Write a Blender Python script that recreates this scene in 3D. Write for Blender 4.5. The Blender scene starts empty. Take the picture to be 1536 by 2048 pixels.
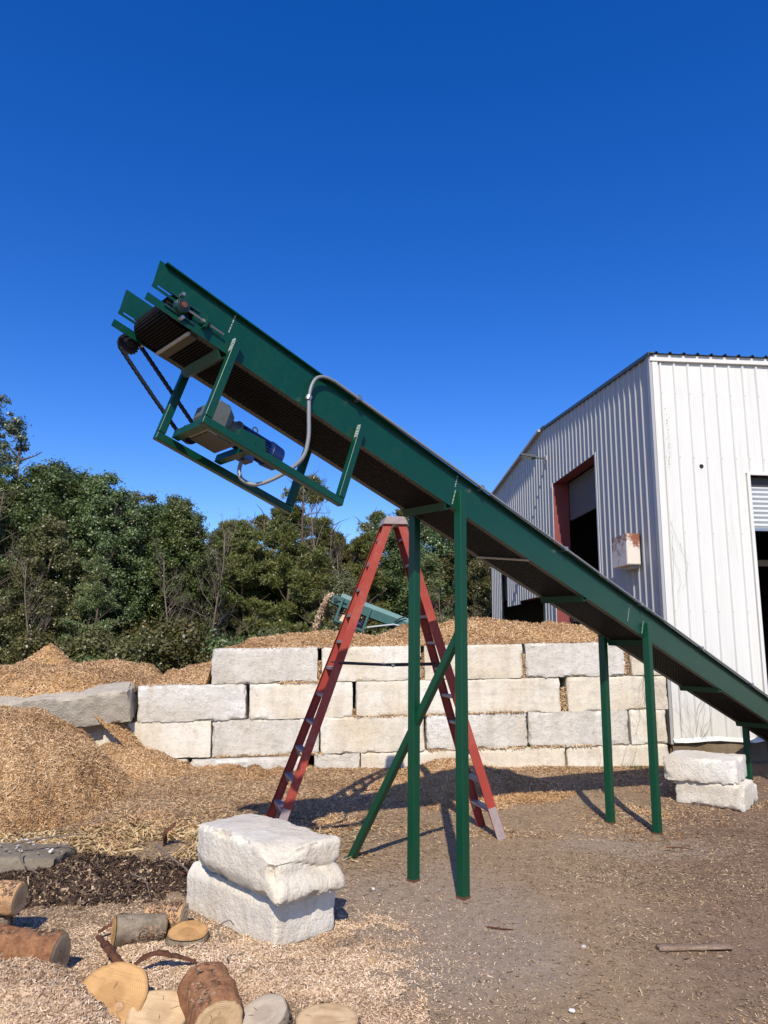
import bpy, bmesh, math, random
import numpy as np
from mathutils import Vector, Matrix

R = math.radians
rng = np.random.default_rng(7)
random.seed(7)
SC = bpy.context.scene
COL = SC.collection

# ------------------------------------------------------------------ camera
CAM_H = 2.2
F_PX, PITCH, ROLL = 1436.7, 0.18057, 0.01124
cam = bpy.data.cameras.new('camera'); cam_o = bpy.data.objects.new('camera', cam); COL.objects.link(cam_o)
cam.sensor_fit = 'HORIZONTAL'; cam.sensor_width = 36.0; cam.lens = 36.0 * F_PX / 1536.0
cam.clip_start = 0.05; cam.clip_end = 3000
_f = Vector((0, math.cos(PITCH), math.sin(PITCH))); _u = Vector((0, -math.sin(PITCH), math.cos(PITCH))); _r = Vector((1, 0, 0))
r2 = _r * math.cos(ROLL) + _u * math.sin(ROLL); u2 = -_r * math.sin(ROLL) + _u * math.cos(ROLL)
M = Matrix((r2, u2, -_f)).transposed().to_4x4(); M.translation = Vector((0, 0, CAM_H))
cam_o.matrix_world = M
SC.camera = cam_o

# ------------------------------------------------------------------ sky, sun, exposure
SUN_EL, SUN_AZ = 43.0, 2.2      # elevation; shadows run towards +Y, turned this much towards +X
w = bpy.data.worlds.new('World'); SC.world = w; w.use_nodes = True
nt = w.node_tree; nt.nodes.clear()
sky = nt.nodes.new('ShaderNodeTexSky'); sky.sky_type = 'NISHITA'; sky.sun_disc = False
sky.sun_elevation = R(SUN_EL); sky.sun_rotation = R(180 + SUN_AZ)
sky.altitude = 200; sky.air_density = 1.0; sky.dust_density = 0.5; sky.ozone_density = 4.0
hs = nt.nodes.new('ShaderNodeHueSaturation'); hs.inputs['Hue'].default_value = 0.519; hs.inputs['Saturation'].default_value = 1.36; hs.inputs['Value'].default_value = 1.05
bg = nt.nodes.new('ShaderNodeBackground'); bg.inputs['Strength'].default_value = 0.135
wo = nt.nodes.new('ShaderNodeOutputWorld')
nt.links.new(sky.outputs[0], hs.inputs['Color']); nt.links.new(hs.outputs[0], bg.inputs['Color']); nt.links.new(bg.outputs[0], wo.inputs[0])
sl = bpy.data.lights.new('sun', 'SUN'); sl.energy = 4.0; sl.angle = R(0.53); sl.color = (1.0, 0.925, 0.80)
so = bpy.data.objects.new('sun', sl); COL.objects.link(so)
sd = Vector((math.sin(R(SUN_AZ)) * math.cos(R(SUN_EL)), math.cos(R(SUN_AZ)) * math.cos(R(SUN_EL)), -math.sin(R(SUN_EL))))
so.rotation_euler = sd.to_track_quat('-Z', 'Y').to_euler(); so.location = (-3, -20, 20)
SC.view_settings.view_transform = 'Standard'; SC.view_settings.look = 'None'
SC.view_settings.exposure = 0.38; SC.view_settings.gamma = 1.0
SC.cycles.max_bounces = 6; SC.cycles.diffuse_bounces = 2; SC.cycles.transparent_max_bounces = 4

# ------------------------------------------------------------------ noise in numpy
def _h(i, j, k, s):
    n = (i.astype(np.int64) * 374761393 + j.astype(np.int64) * 668265263 + k.astype(np.int64) * 1274126177 + s * 974711) & 0xFFFFFFFF
    n = ((n ^ (n >> 13)) * 1103515245) & 0xFFFFFFFF
    n = ((n ^ (n >> 16)) * 2246822519) & 0xFFFFFFFF
    return ((n ^ (n >> 15)) & 0xFFFFFF) / float(0xFFFFFF)
def vnoise(x, y, z=None, s=0):
    x = np.asarray(x, float); y = np.asarray(y, float); z = np.zeros_like(x) if z is None else np.asarray(z, float)
    i, j, k = np.floor(x), np.floor(y), np.floor(z); a, b, c = x - i, y - j, z - k
    a = a * a * (3 - 2 * a); b = b * b * (3 - 2 * b); c = c * c * (3 - 2 * c); r = 0
    for di in (0, 1):
        for dj in (0, 1):
            for dk in (0, 1):
                r = r + (a if di else 1 - a) * (b if dj else 1 - b) * (c if dk else 1 - c) * _h(i + di, j + dj, k + dk, s)
    return r * 2 - 1
def fbm(x, y, z=None, s=0, o=4, g=0.5):
    r = 0; a = 1.0; f = 1.0
    for q in range(o):
        r = r + a * vnoise(np.asarray(x) * f, np.asarray(y) * f, None if z is None else np.asarray(z) * f, s + q * 17); a *= g; f *= 2.03
    return r
def smooth(a, b, x):
    t = np.clip((x - a) / (b - a), 0, 1); return t * t * (3 - 2 * t)

# ------------------------------------------------------------------ materials
MATS = {}
class NT:
    def __init__(s, name):
        s.m = bpy.data.materials.new(name); s.m.use_nodes = True; s.t = s.m.node_tree; s.t.nodes.clear()
        s.out = s.t.nodes.new('ShaderNodeOutputMaterial'); s.p = s.t.nodes.new('ShaderNodeBsdfPrincipled')
        s.t.links.new(s.p.outputs[0], s.out.inputs[0]); MATS[name] = s.m
    def n(s, typ, **kw):
        n = s.t.nodes.new(typ)
        for k, v in kw.items():
            if k.startswith('_'): setattr(n, k[1:], v)
            else:
                key = int(k[1:]) if k[0] == 'i' and k[1:].isdigit() else k.replace('__', ' ')
                s.set(n.inputs[key], v)
        return n
    def set(s, inp, v):
        if hasattr(v, 'is_output') and v.is_output: s.t.links.new(v, inp)
        else:
            if isinstance(v, tuple) and len(v) == 3 and inp.type == 'RGBA': v = v + (1,)
            inp.default_value = v
    def coord(s, kind='Object'): return s.n('ShaderNodeTexCoord').outputs[kind]
    def wpos(s): return s.n('ShaderNodeNewGeometry').outputs['Position']
    def noise(s, vec, scale, detail=4, rough=0.55, dist=0.0):
        return s.n('ShaderNodeTexNoise', Vector=vec, Scale=float(scale), Detail=float(detail), Roughness=rough, Distortion=dist).outputs['Fac']
    def ramp(s, fac, stops):
        n = s.n('ShaderNodeValToRGB', Fac=fac); e = n.color_ramp.elements
        while len(e) < len(stops): e.new(0.5)
        for q, (p, c) in zip(e, stops):
            q.position = p; q.color = (c, c, c, 1) if isinstance(c, (int, float)) else tuple(c) + (1,)
        return n.outputs['Color']
    def mix(s, fac, a, b, mode='MIX'):
        n = s.t.nodes.new('ShaderNodeMix'); n.data_type = 'RGBA'; n.blend_type = mode
        s.set(n.inputs[0], fac); s.set(n.inputs[6], a); s.set(n.inputs[7], b); return n.outputs[2]
    def math(s, op, a, b=0.0, c=0.0):
        n = s.t.nodes.new('ShaderNodeMath'); n.operation = op
        for k, v in enumerate((a, b, c)): s.set(n.inputs[k], v)
        return n.outputs[0]
    def scalev(s, vec, x, y, z):
        return s.n('ShaderNodeMapping', Vector=vec, Scale=(x, y, z)).outputs[0]
    def bump(s, h, strength=0.3, dist=0.01):
        b = s.n('ShaderNodeBump', Height=h, Strength=strength, Distance=dist); s.t.links.new(b.outputs[0], s.p.inputs['Normal']); return b
    def col(s, c): s.set(s.p.inputs['Base Color'], c)
    def rough(s, r): s.set(s.p.inputs['Roughness'], r)
    def metal(s, r): s.set(s.p.inputs['Metallic'], r)
    def spec(s, r): s.set(s.p.inputs['Specular IOR Level'], r)

def paint(name, c, rough=0.35, var=0.25, dirt=(0.25, 0.2, 0.14), dirt_amt=0.15, spec=0.5):
    m = NT(name); o = m.coord()
    n = m.noise(o, 2.3, 5); n2 = m.noise(o, 22, 4); dk = tuple(x * (1 - var) for x in c)
    base = m.mix(n, dk, tuple(min(1, x * (1 + var * .4)) for x in c))
    d = m.ramp(m.mix(0.5, n, n2), [(0.50, 0.0), (0.72, 1.0)])
    m.col(m.mix(m.math('MULTIPLY', d, dirt_amt), base, dirt))
    m.rough(m.math('ADD', m.math('MULTIPLY', n2, 0.25), rough - 0.1)); m.spec(spec)
    m.bump(n2, 0.06, 0.004); return m.m
paint('green_paint', (0.0006, 0.047, 0.026), 0.34, 0.14, (0.06, 0.09, 0.06), 0.10, .4)
paint('leg_green', (0.0006, 0.052, 0.023), 0.34, 0.14, (0.06, 0.09, 0.06), 0.10, .4)
paint('dark_metal', (0.02, 0.02, 0.022), 0.4, 0.3, (0.12, 0.1, 0.08), 0.2)
paint('steel', (0.45, 0.45, 0.44), 0.3, 0.3, (0.2, 0.15, 0.1), 0.25); MATS['steel'].node_tree.nodes['Principled BSDF'].inputs['Metallic'].default_value = 0.85
paint('conduit_grey', (0.21, 0.225, 0.23), 0.4, 0.15)
paint('gearbox_grey', (0.10, 0.115, 0.105), 0.5, 0.35, (0.04, 0.045, 0.045), 0.5)
paint('gearbox_pale', (0.32, 0.31, 0.25), 0.5, 0.3, (0.10, 0.10, 0.09), 0.4)
paint('dull_or_shaded_steel', (0.05, 0.05, 0.045), 0.5, 0.3, (0.05, 0.045, 0.04), 0.4)
paint('motor_blue', (0.008, 0.024, 0.12), 0.35, 0.2, (0.05, 0.05, 0.06), 0.2)
paint('red_fibreglass', (0.34, 0.045, 0.03), 0.6, 0.35, (0.30, 0.16, 0.12), 0.5, .3)
paint('tread_grey', (0.33, 0.26, 0.25), 0.5, 0.35, (0.16, 0.1, 0.09), 0.4)
paint('red_steel', (0.23, 0.045, 0.04), 0.55, 0.25, (0.2, 0.12, 0.1), 0.2)
paint('roof_dark', (0.055, 0.07, 0.075), 0.45, 0.25)
paint('trim_grey', (0.42, 0.39, 0.35), 0.5, 0.2, (0.2, 0.15, 0.1), 0.35)
paint('curtain_grey', (0.5, 0.53, 0.55), 0.45, 0.12)
paint('curtain_dark', (0.12, 0.125, 0.135), 0.5, 0.12)
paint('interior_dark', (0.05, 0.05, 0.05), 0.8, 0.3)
paint('teal_paint', (0.03, 0.105, 0.09), 0.45, 0.25, (0.25, 0.25, 0.2), 0.2)
paint('teal_lit', (0.13, 0.24, 0.225), 0.4, 0.25, (0.3, 0.3, 0.25), 0.25)  # lighter copy of the teal: sunlight on the flare boards put into the colour
paint('grease_green', (0.01, 0.045, 0.035), 0.3, 0.3, (0.2, 0.2, 0.2), 0.2)
paint('weld_bare', (0.42, 0.5, 0.45), 0.35, 0.3)
paint('olive_flange', (0.05, 0.05, 0.038), 0.5, 0.3)

def wall_metal(name, c):
    m = NT(name); o = m.wpos()
    n = m.noise(m.scalev(o, 1.5, 1.5, .25), 1.6, 5); n2 = m.noise(m.scalev(o, 9, 9, .8), 1.0, 5, .6)
    base = m.mix(n, tuple(x * .86 for x in c), c)
    st = m.ramp(n2, [(0.55, 0.0), (0.78, 1.0)])
    base = m.mix(m.math('MULTIPLY', st, 0.28), base, (0.40, 0.36, 0.29))
    z = m.n('ShaderNodeSeparateXYZ', Vector=o).outputs['Z']
    gr = m.math('MULTIPLY', m.ramp(m.math('MULTIPLY_ADD', z, -0.25, 0.7), [(0.2, 0.0), (0.75, 1.0)]), m.ramp(m.noise(o, 3.2, 6), [(0.4, 0.0), (0.65, 1.0)]))
    m.col(m.mix(m.math('MULTIPLY', gr, 0.3), base, (0.33, 0.27, 0.2)))
    m.rough(0.42); m.bump(m.noise(o, 1.3, 3), 0.12, 0.03); return m.m
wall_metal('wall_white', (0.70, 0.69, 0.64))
wall_metal('wall_white_shaded', (0.38, 0.38, 0.37))  # same white siding, with the gable's shade put into a greyer colour

def concrete(name, c, tint, bump, scale, spots=0.3):
    m = NT(name); o = m.wpos(); rnd = m.n('ShaderNodeObjectInfo').outputs['Random']
    off = m.n('ShaderNodeCombineXYZ', X=m.math('MULTIPLY', rnd, 37.0), Y=m.math('MULTIPLY', rnd, 91.0), Z=0.0).outputs[0]
    v = m.n('ShaderNodeVectorMath', _operation='ADD', i0=o, i1=off).outputs[0]
    a = m.noise(v, 1.1, 5); b = m.noise(v, scale, 6, .65); d = m.noise(v, scale * 4.5, 4, .7)
    st = m.noise(m.scalev(v, 2.6, 2.6, .5), 1.2, 4)
    base = m.mix(m.ramp(a, [(0.35, 0.0), (0.65, 1.0)]), c, tint)
    base = m.mix(m.math('MULTIPLY', m.ramp(rnd, [(0.3, 0.0), (0.9, 1.0)]), 0.55), base, tint)
    base = m.mix(m.math('MULTIPLY', m.ramp(st, [(0.52, 0.0), (0.75, 1.0)]), 0.35), base, tuple(x * .55 for x in tint))
    base = m.mix(m.math('MULTIPLY', m.ramp(b, [(0.52, 0.0), (0.74, 1.0)]), spots), base, tuple(x * .5 for x in c))
    sk = m.noise(m.scalev(v, 7, 7, .55), 1.0, 5, .65)
    base = m.mix(m.math('MULTIPLY', m.ramp(sk, [(0.5, 0.0), (0.72, 1.0)]), 0.28), base, (tint[0] * .62, tint[1] * .52, tint[2] * .4))
    pour = m.noise(m.scalev(v, .35, .35, 9), 1.0, 4, .6)
    base = m.mix(m.math('MULTIPLY', m.ramp(pour, [(0.52, 0.0), (0.7, 1.0)]), 0.22), base, tuple(x * .6 for x in tint))
    vo = m.n('ShaderNodeTexVoronoi', _feature='DISTANCE_TO_EDGE', Vector=m.n('ShaderNodeVectorMath', _operation='ADD', i0=v, i1=m.n('ShaderNodeTexNoise', Vector=v, Scale=9.0, Detail=4.0).outputs['Color']).outputs[0], Scale=2.6).outputs['Distance']
    ck = m.math('MULTIPLY', m.ramp(vo, [(0.0, 1.0), (0.03, 0.0)]), m.ramp(a, [(0.48, 0.0), (0.6, 1.0)]))
    base = m.mix(m.math('MULTIPLY', ck, spots), base, tuple(x * .4 for x in c))
    m.col(m.mix(m.math('MULTIPLY', m.ramp(d, [(0.60, 0.0), (0.68, 1.0)]), 0.55), base, tuple(x * .42 for x in c)))
    m.rough(0.9); m.spec(0.2)
    m.bump(m.mix(0.45, b, d), bump, 0.045); return m.m
concrete('concrete_smooth', (0.74, 0.70, 0.62), (0.62, 0.53, 0.39), 0.6, 7, .55)
concrete('concrete_rough', (0.77, 0.74, 0.68), (0.64, 0.58, 0.48), 1.0, 13, 0.6)
concrete('concrete_white', (0.80, 0.78, 0.72), (0.66, 0.58, 0.45), 0.7, 9, 0.45)
concrete('concrete_grey_shaded', (0.62, 0.57, 0.49), (0.44, 0.38, 0.29), 0.9, 8, 0.6)  # weathered grey, darkened so the tilted block's shaded face is in the colour
concrete('concrete_dirty', (0.25, 0.22, 0.17), (0.22, 0.17, 0.11), 0.6, 8, 0.5)
concrete('foundation', (0.28, 0.23, 0.17), (0.17, 0.12, 0.07), 0.5, 5, 0.6)

def chips(name, stops, rough=0.85):
    m = NT(name); rnd = m.n('ShaderNodeNewGeometry').outputs['Random Per Island']
    big = m.noise(m.wpos(), 0.8, 3)
    c = m.ramp(rnd, stops)
    m.col(m.mix(m.math('MULTIPLY', m.ramp(big, [(0.42, 0.0), (0.66, 1.0)]), 0.7), c, m.mix(1.0, c, (0.60, 0.52, 0.45), 'MULTIPLY')))
    m.rough(rough); m.spec(0.15); return m.m
chips('mulch_chips', [(0.0, (0.23, 0.11, 0.045)), (0.2, (0.39, 0.235, 0.115)), (0.5, (0.56, 0.365, 0.195)), (0.85, (0.68, 0.48, 0.275)), (1.0, (0.82, 0.62, 0.38))])
chips('ground_chips', [(0.0, (0.08, 0.05, 0.032)), (0.22, (0.24, 0.155, 0.085)), (0.55, (0.45, 0.315, 0.18)), (0.88, (0.57, 0.42, 0.25)), (1.0, (0.70, 0.57, 0.39))])
chips('straw_chips', [(0.0, (0.32, 0.20, 0.09)), (0.4, (0.54, 0.38, 0.18)), (1.0, (0.74, 0.58, 0.34))])
chips('sawdust_grains', [(0.0, (0.26, 0.15, 0.085)), (0.2, (0.52, 0.36, 0.22)), (0.6, (0.72, 0.53, 0.35)), (1.0, (0.82, 0.68, 0.50))])
chips('bark_bits', [(0.0, (0.025, 0.017, 0.012)), (0.45, (0.075, 0.048, 0.034)), (0.8, (0.15, 0.10, 0.07)), (0.9, (0.34, 0.23, 0.14)), (1.0, (0.56, 0.42, 0.27))])

chips('bark_flakes', [(0.0, (0.09, 0.045, 0.025)), (0.4, (0.19, 0.11, 0.065)), (0.75, (0.29, 0.19, 0.12)), (1.0, (0.42, 0.30, 0.20))])

def earth(name, a, b, c, scale=6, bump=0.6):
    m = NT(name); o = m.wpos(); n = m.noise(o, scale, 6, .65); n2 = m.noise(o, scale * 9, 5, .7)
    m.col(m.ramp(m.mix(0.55, n, n2), [(0.3, a), (0.5, b), (0.7, c)])); m.rough(0.95); m.spec(0.1); m.bump(m.mix(0.6, n, n2), bump, 0.05); return m.m
earth('mulch_base', (0.22, 0.11, 0.045), (0.46, 0.255, 0.105), (0.62, 0.38, 0.17))
earth('sawdust_base', (0.36, 0.24, 0.15), (0.60, 0.43, 0.28), (0.75, 0.58, 0.41))
earth('bark_base', (0.03, 0.02, 0.014), (0.07, 0.047, 0.034), (0.14, 0.095, 0.065))

def ground_mat():
    m = NT('ground_earth'); o = m.wpos(); s = m.n('ShaderNodeSeparateXYZ', Vector=o); x, y = s.outputs['X'], s.outputs['Y']
    n = m.noise(o, 1.4, 6, .6); n2 = m.noise(o, 9, 6, .7); n3 = m.noise(o, 60, 5, .7); nb = m.noise(o, 0.55, 4, .6)
    grey = m.ramp(m.mix(0.5, n2, n3), [(0.3, (0.205, 0.152, 0.105)), (0.5, (0.305, 0.232, 0.165)), (0.72, (0.43, 0.34, 0.25))])
    red = m.ramp(m.mix(0.5, n2, n3), [(0.3, (0.11, 0.07, 0.046)), (0.5, (0.20, 0.132, 0.088)), (0.75, (0.32, 0.222, 0.155))])
    tan = m.ramp(m.mix(0.5, n2, n3), [(0.3, (0.17, 0.115, 0.068)), (0.52, (0.31, 0.218, 0.132)), (0.75, (0.45, 0.33, 0.205))])
    # worn grey clearing round the first legs; red-brown soil towards the right; tan litter elsewhere
    def blob(cx, cy, rx, ry):
        dx = m.math('DIVIDE', m.math('SUBTRACT', x, cx), rx); dy = m.math('DIVIDE', m.math('SUBTRACT', y, cy), ry)
        d = m.math('SQRT', m.math('ADD', m.math('MULTIPLY', dx, dx), m.math('MULTIPLY', dy, dy)))
        d = m.math('ADD', d, m.math('MULTIPLY', m.math('SUBTRACT', n, 0.5), 0.9))
        return m.ramp(d, [(0.62, 1.0), (1.0, 0.0)])
    g = m.math('MAXIMUM', blob(0.35, 6.3, 1.3, 1.7), m.math('MULTIPLY', blob(2.9, 8.6, 1.1, .6), 0.8))
    r = m.math('ADD', m.math('MULTIPLY_ADD', x, 0.36, -0.35), m.math('MULTIPLY_ADD', nb, 1.1, -0.75))
    r = m.math('ADD', r, m.math('MULTIPLY_ADD', y, -0.09, 0.62))
    c = m.mix(m.ramp(r, [(0.15, 0.0), (0.75, 1.0)]), tan, red)
    c = m.mix(g, c, grey)
    far = m.ramp(m.math('MULTIPLY', y, 0.02), [(0.44, 0.0), (0.6, 1.0)])
    c = m.mix(far, c, (0.06, 0.045, 0.03))
    m.col(c); m.rough(0.95); m.spec(0.12); m.bump(m.mix(0.5, n2, n3), 0.7, 0.03)
ground_mat()

def leaf_mat(name, stops, trans=0.3):
    m = NT(name); rnd = m.n('ShaderNodeNewGeometry').outputs['Random Per Island']; oi = m.n('ShaderNodeObjectInfo').outputs['Random']
    c = m.ramp(rnd, stops)
    c = m.n('ShaderNodeHueSaturation', Hue=m.math('MULTIPLY_ADD', oi, 0.05, 0.475), Saturation=m.math('MULTIPLY_ADD', oi, -0.25, 1.05), Value=m.math('MULTIPLY_ADD', oi, 0.5, 0.75), Color=c).outputs[0]
    m.col(c); m.rough(0.38); m.spec(0.5)
    t = m.n('ShaderNodeBsdfTranslucent', Color=c); mx = m.n('ShaderNodeMixShader', i0=trans)
    m.t.links.new(m.p.outputs[0], mx.inputs[1]); m.t.links.new(t.outputs[0], mx.inputs[2]); m.t.links.new(mx.outputs[0], m.out.inputs[0]); return m.m
leaf_mat('leaf_green', [(0.0, (0.05, 0.085, 0.022)), (0.4, (0.11, 0.165, 0.043)), (0.85, (0.175, 0.24, 0.07)), (0.97, (0.26, 0.30, 0.12)), (1.0, (0.33, 0.30, 0.14))])
leaf_mat('leaf_dark', [(0.0, (0.04, 0.072, 0.02)), (0.5, (0.09, 0.145, 0.04)), (0.95, (0.155, 0.215, 0.064)), (1.0, (0.26, 0.30, 0.13))])
leaf_mat('leaf_pale', [(0.0, (0.055, 0.08, 0.04)), (0.5, (0.10, 0.13, 0.06)), (1.0, (0.19, 0.21, 0.11))])
leaf_mat('needle', [(0.0, (0.07, 0.095, 0.02)), (0.5, (0.145, 0.18, 0.04)), (0.85, (0.22, 0.24, 0.06)), (0.95, (0.27, 0.22, 0.075)), (1.0, (0.30, 0.18, 0.08))], 0.15)
leaf_mat('leaf_olive', [(0.0, (0.075, 0.085, 0.024)), (0.5, (0.14, 0.15, 0.045)), (1.0, (0.24, 0.21, 0.08))])

def bark_mat(name, a, b, sc=6, stretch=0.2):
    m = NT(name); o = m.coord(); v = m.scalev(o, 1, 1, stretch); n = m.noise(v, sc, 6, .7); n2 = m.noise(o, sc * 4, 5, .7)
    m.col(m.ramp(m.mix(0.4, n, n2), [(0.32, a), (0.68, b)])); m.rough(0.9); m.spec(0.15); m.bump(m.mix(0.4, n, n2), 0.8, 0.03); return m.m
bark_mat('trunk_bark', (0.05, 0.035, 0.025), (0.17, 0.13, 0.10))
bark_mat('twig', (0.10, 0.078, 0.06), (0.24, 0.19, 0.15))
bark_mat('log_bark_red', (0.09, 0.035, 0.018), (0.42, 0.21, 0.10), 9, 0.35)
bark_mat('log_bark_grey', (0.12, 0.095, 0.065), (0.34, 0.28, 0.20), 9, 0.35)
bark_mat('bark_strip', (0.035, 0.018, 0.012), (0.20, 0.085, 0.045), 14, 0.4)
bark_mat('split_wood', (0.30, 0.15, 0.065), (0.60, 0.38, 0.20), 8, 0.15)
bark_mat('board_grey', (0.16, 0.105, 0.07), (0.33, 0.24, 0.17), 10, 0.15)
bark_mat('insulation', (0.35, 0.24, 0.12), (0.65, 0.52, 0.32), 8, 1)
def rings(name, a, b):
    m = NT(name); at = m.n('ShaderNodeAttribute', _attribute_name='rr').outputs['Fac']; o = m.coord()
    n = m.noise(o, 6, 4); n2 = m.noise(o, 45, 4, .7)
    ph = m.math('ADD', m.math('MULTIPLY', at, 620.0), m.math('MULTIPLY', n, 16.0))
    s = m.math('POWER', m.math('MULTIPLY_ADD', m.math('SINE', ph), 0.5, 0.5), 2.0)
    c = m.mix(m.math('MULTIPLY', s, m.math('MULTIPLY_ADD', m.noise(o, 3.0, 3), 0.9, 0.05)), a, b)
    c = m.mix(m.math('MULTIPLY', m.ramp(n, [(0.45, 0.0), (0.75, 1.0)]), 0.5), c, tuple(x * .62 for x in b))
    rn = m.n('ShaderNodeAttribute', _attribute_name='rn').outputs['Fac']
    c = m.mix(m.math('MULTIPLY', m.ramp(m.math('ADD', rn, m.math('MULTIPLY_ADD', n, 0.5, -0.25)), [(0.32, 1.0), (0.48, 0.0)]), 0.45), c, tuple(x * .75 for x in b))
    c = m.mix(m.math('MULTIPLY', m.ramp(rn, [(0.9, 0.0), (1.0, 1.0)]), 0.6), c, tuple(x * .5 for x in b))
    saw = m.noise(m.scalev(o, 3, 90, 20), 1.0, 3, .6)
    c = m.mix(m.math('MULTIPLY', m.ramp(saw, [(0.5, 0.0), (0.7, 1.0)]), 0.3), c, tuple(x * .6 for x in b))
    c = m.mix(m.math('MULTIPLY', m.ramp(m.noise(o, 14, 5, .7), [(0.56, 0.0), (0.72, 1.0)]), 0.45), c, tuple(x * .45 for x in b))
    m.col(m.mix(m.math('MULTIPLY', n2, 0.3), c, tuple(x * .7 for x in a))); m.rough(0.8); m.spec(0.2); m.bump(m.mix(0.5, s, n2), 0.3, 0.004); return m.m
rings('cut_orange', (0.62, 0.37, 0.155), (0.36, 0.175, 0.055))
rings('cut_pale', (0.66, 0.47, 0.265), (0.44, 0.27, 0.125))
rings('cut_grey', (0.52, 0.43, 0.32), (0.34, 0.26, 0.18))
def belt():
    m = NT('belt_rubber'); n = m.noise(m.coord(), 14, 4)
    m.col(m.ramp(n, [(0.4, (0.005, 0.005, 0.006)), (0.8, (0.012, 0.011, 0.010))])); m.rough(0.7); m.spec(0.0)
belt()
def tread_mat():
    m = NT('tread_rubber'); n = m.noise(m.coord(), 5, 4)
    m.col(m.ramp(n, [(0.35, (0.006, 0.0055, 0.005)), (0.75, (0.014, 0.012, 0.010))])); m.rough(0.3); m.spec(0.12)
tread_mat()
def rust():
    m = NT('rusty_white'); o = m.coord(); n = m.noise(o, 3.5, 6, .65); n2 = m.noise(o, 18, 5)
    gx = m.n('ShaderNodeSeparateXYZ', Vector=o)
    k = m.ramp(m.math('ADD', m.mix(0.3, n, n2), m.math('MULTIPLY', gx.outputs['Z'], 0.35)), [(0.50, 0.0), (0.6, 1.0)])
    m.col(m.mix(k, (0.66, 0.60, 0.52), m.mix(n2, (0.13, 0.035, 0.015), (0.33, 0.12, 0.05)))); m.rough(0.75); m.bump(n2, 0.25, 0.01)
rust()
def plain(name, c, rough=0.8):
    m = NT(name); m.col(m.mix(m.noise(m.coord(), 12, 5), tuple(x * .7 for x in c), c)); m.rough(rough); return m.m
plain('stone_white', (0.66, 0.63, 0.57)); plain('vine_dead', (0.13, 0.10, 0.075)); plain('rust_red', (0.13, 0.05, 0.025)); plain('hole_black', (0.01, 0.01, 0.01)); plain('lens_grey', (0.5, 0.52, 0.5), .3)
plain('crack_dark', (0.09, 0.045, 0.02)); plain('weed_green', (0.06, 0.12, 0.02))

# ------------------------------------------------------------------ object helpers
ORG = {}
def prop(o, label=None, cat=None, group=None, kind=None):
    for k, v in (('label', label), ('category', cat), ('group', group), ('kind', kind)):
        if v: o[k] = v
    return o
def thing(name, loc, label, cat, group=None, rz=0.0):
    o = bpy.data.objects.new(name, None); COL.objects.link(o); o.location = loc; o.rotation_euler = (0, 0, rz)
    o.empty_display_size = 0.2; ORG[o.name] = Vector(loc); return prop(o, label, cat, group)
def link(name, me, parent=None):
    o = bpy.data.objects.new(name, me); COL.objects.link(o)
    if parent is not None: o.parent = parent; ORG[o.name] = ORG[parent.name]
    else: ORG[o.name] = Vector((0, 0, 0))
    return o
def np_mesh(name, V, Fq, mats, midx=None, smooth_=False, parent=None, attr=None, sharp=None):
    """V (n,3) world coordinates, Fq (m,4) or (m,3) array"""
    V = np.asarray(V, float)
    if parent is not None: V = V - np.array(ORG[parent.name])
    Fq = np.asarray(Fq, np.int32); k = Fq.shape[1]; me = bpy.data.meshes.new(name)
    me.vertices.add(len(V)); me.vertices.foreach_set('co', V.astype(np.float32).ravel())
    me.loops.add(Fq.size); me.loops.foreach_set('vertex_index', Fq.ravel())
    me.polygons.add(len(Fq)); me.polygons.foreach_set('loop_start', np.arange(0, Fq.size, k, dtype=np.int32))
    me.polygons.foreach_set('loop_total', np.full(len(Fq), k, np.int32))
    for mt in (mats if isinstance(mats, (list, tuple)) else [mats]): me.materials.append(MATS[mt])
    if midx is not None: me.polygons.foreach_set('material_index', np.asarray(midx, np.int32))
    if smooth_ is not False: me.polygons.foreach_set('use_smooth', np.full(len(Fq), True) if smooth_ is True else np.asarray(smooth_, bool))
    if attr is not None:
        for an, av in attr.items():
            a = me.attributes.new(an, 'FLOAT', 'POINT'); a.data.foreach_set('value', np.asarray(av, np.float32))
    me.update(calc_edges=True); me.validate()
    if sharp: me.set_sharp_from_angle(angle=R(sharp))
    return link(name, me, parent)

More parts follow.
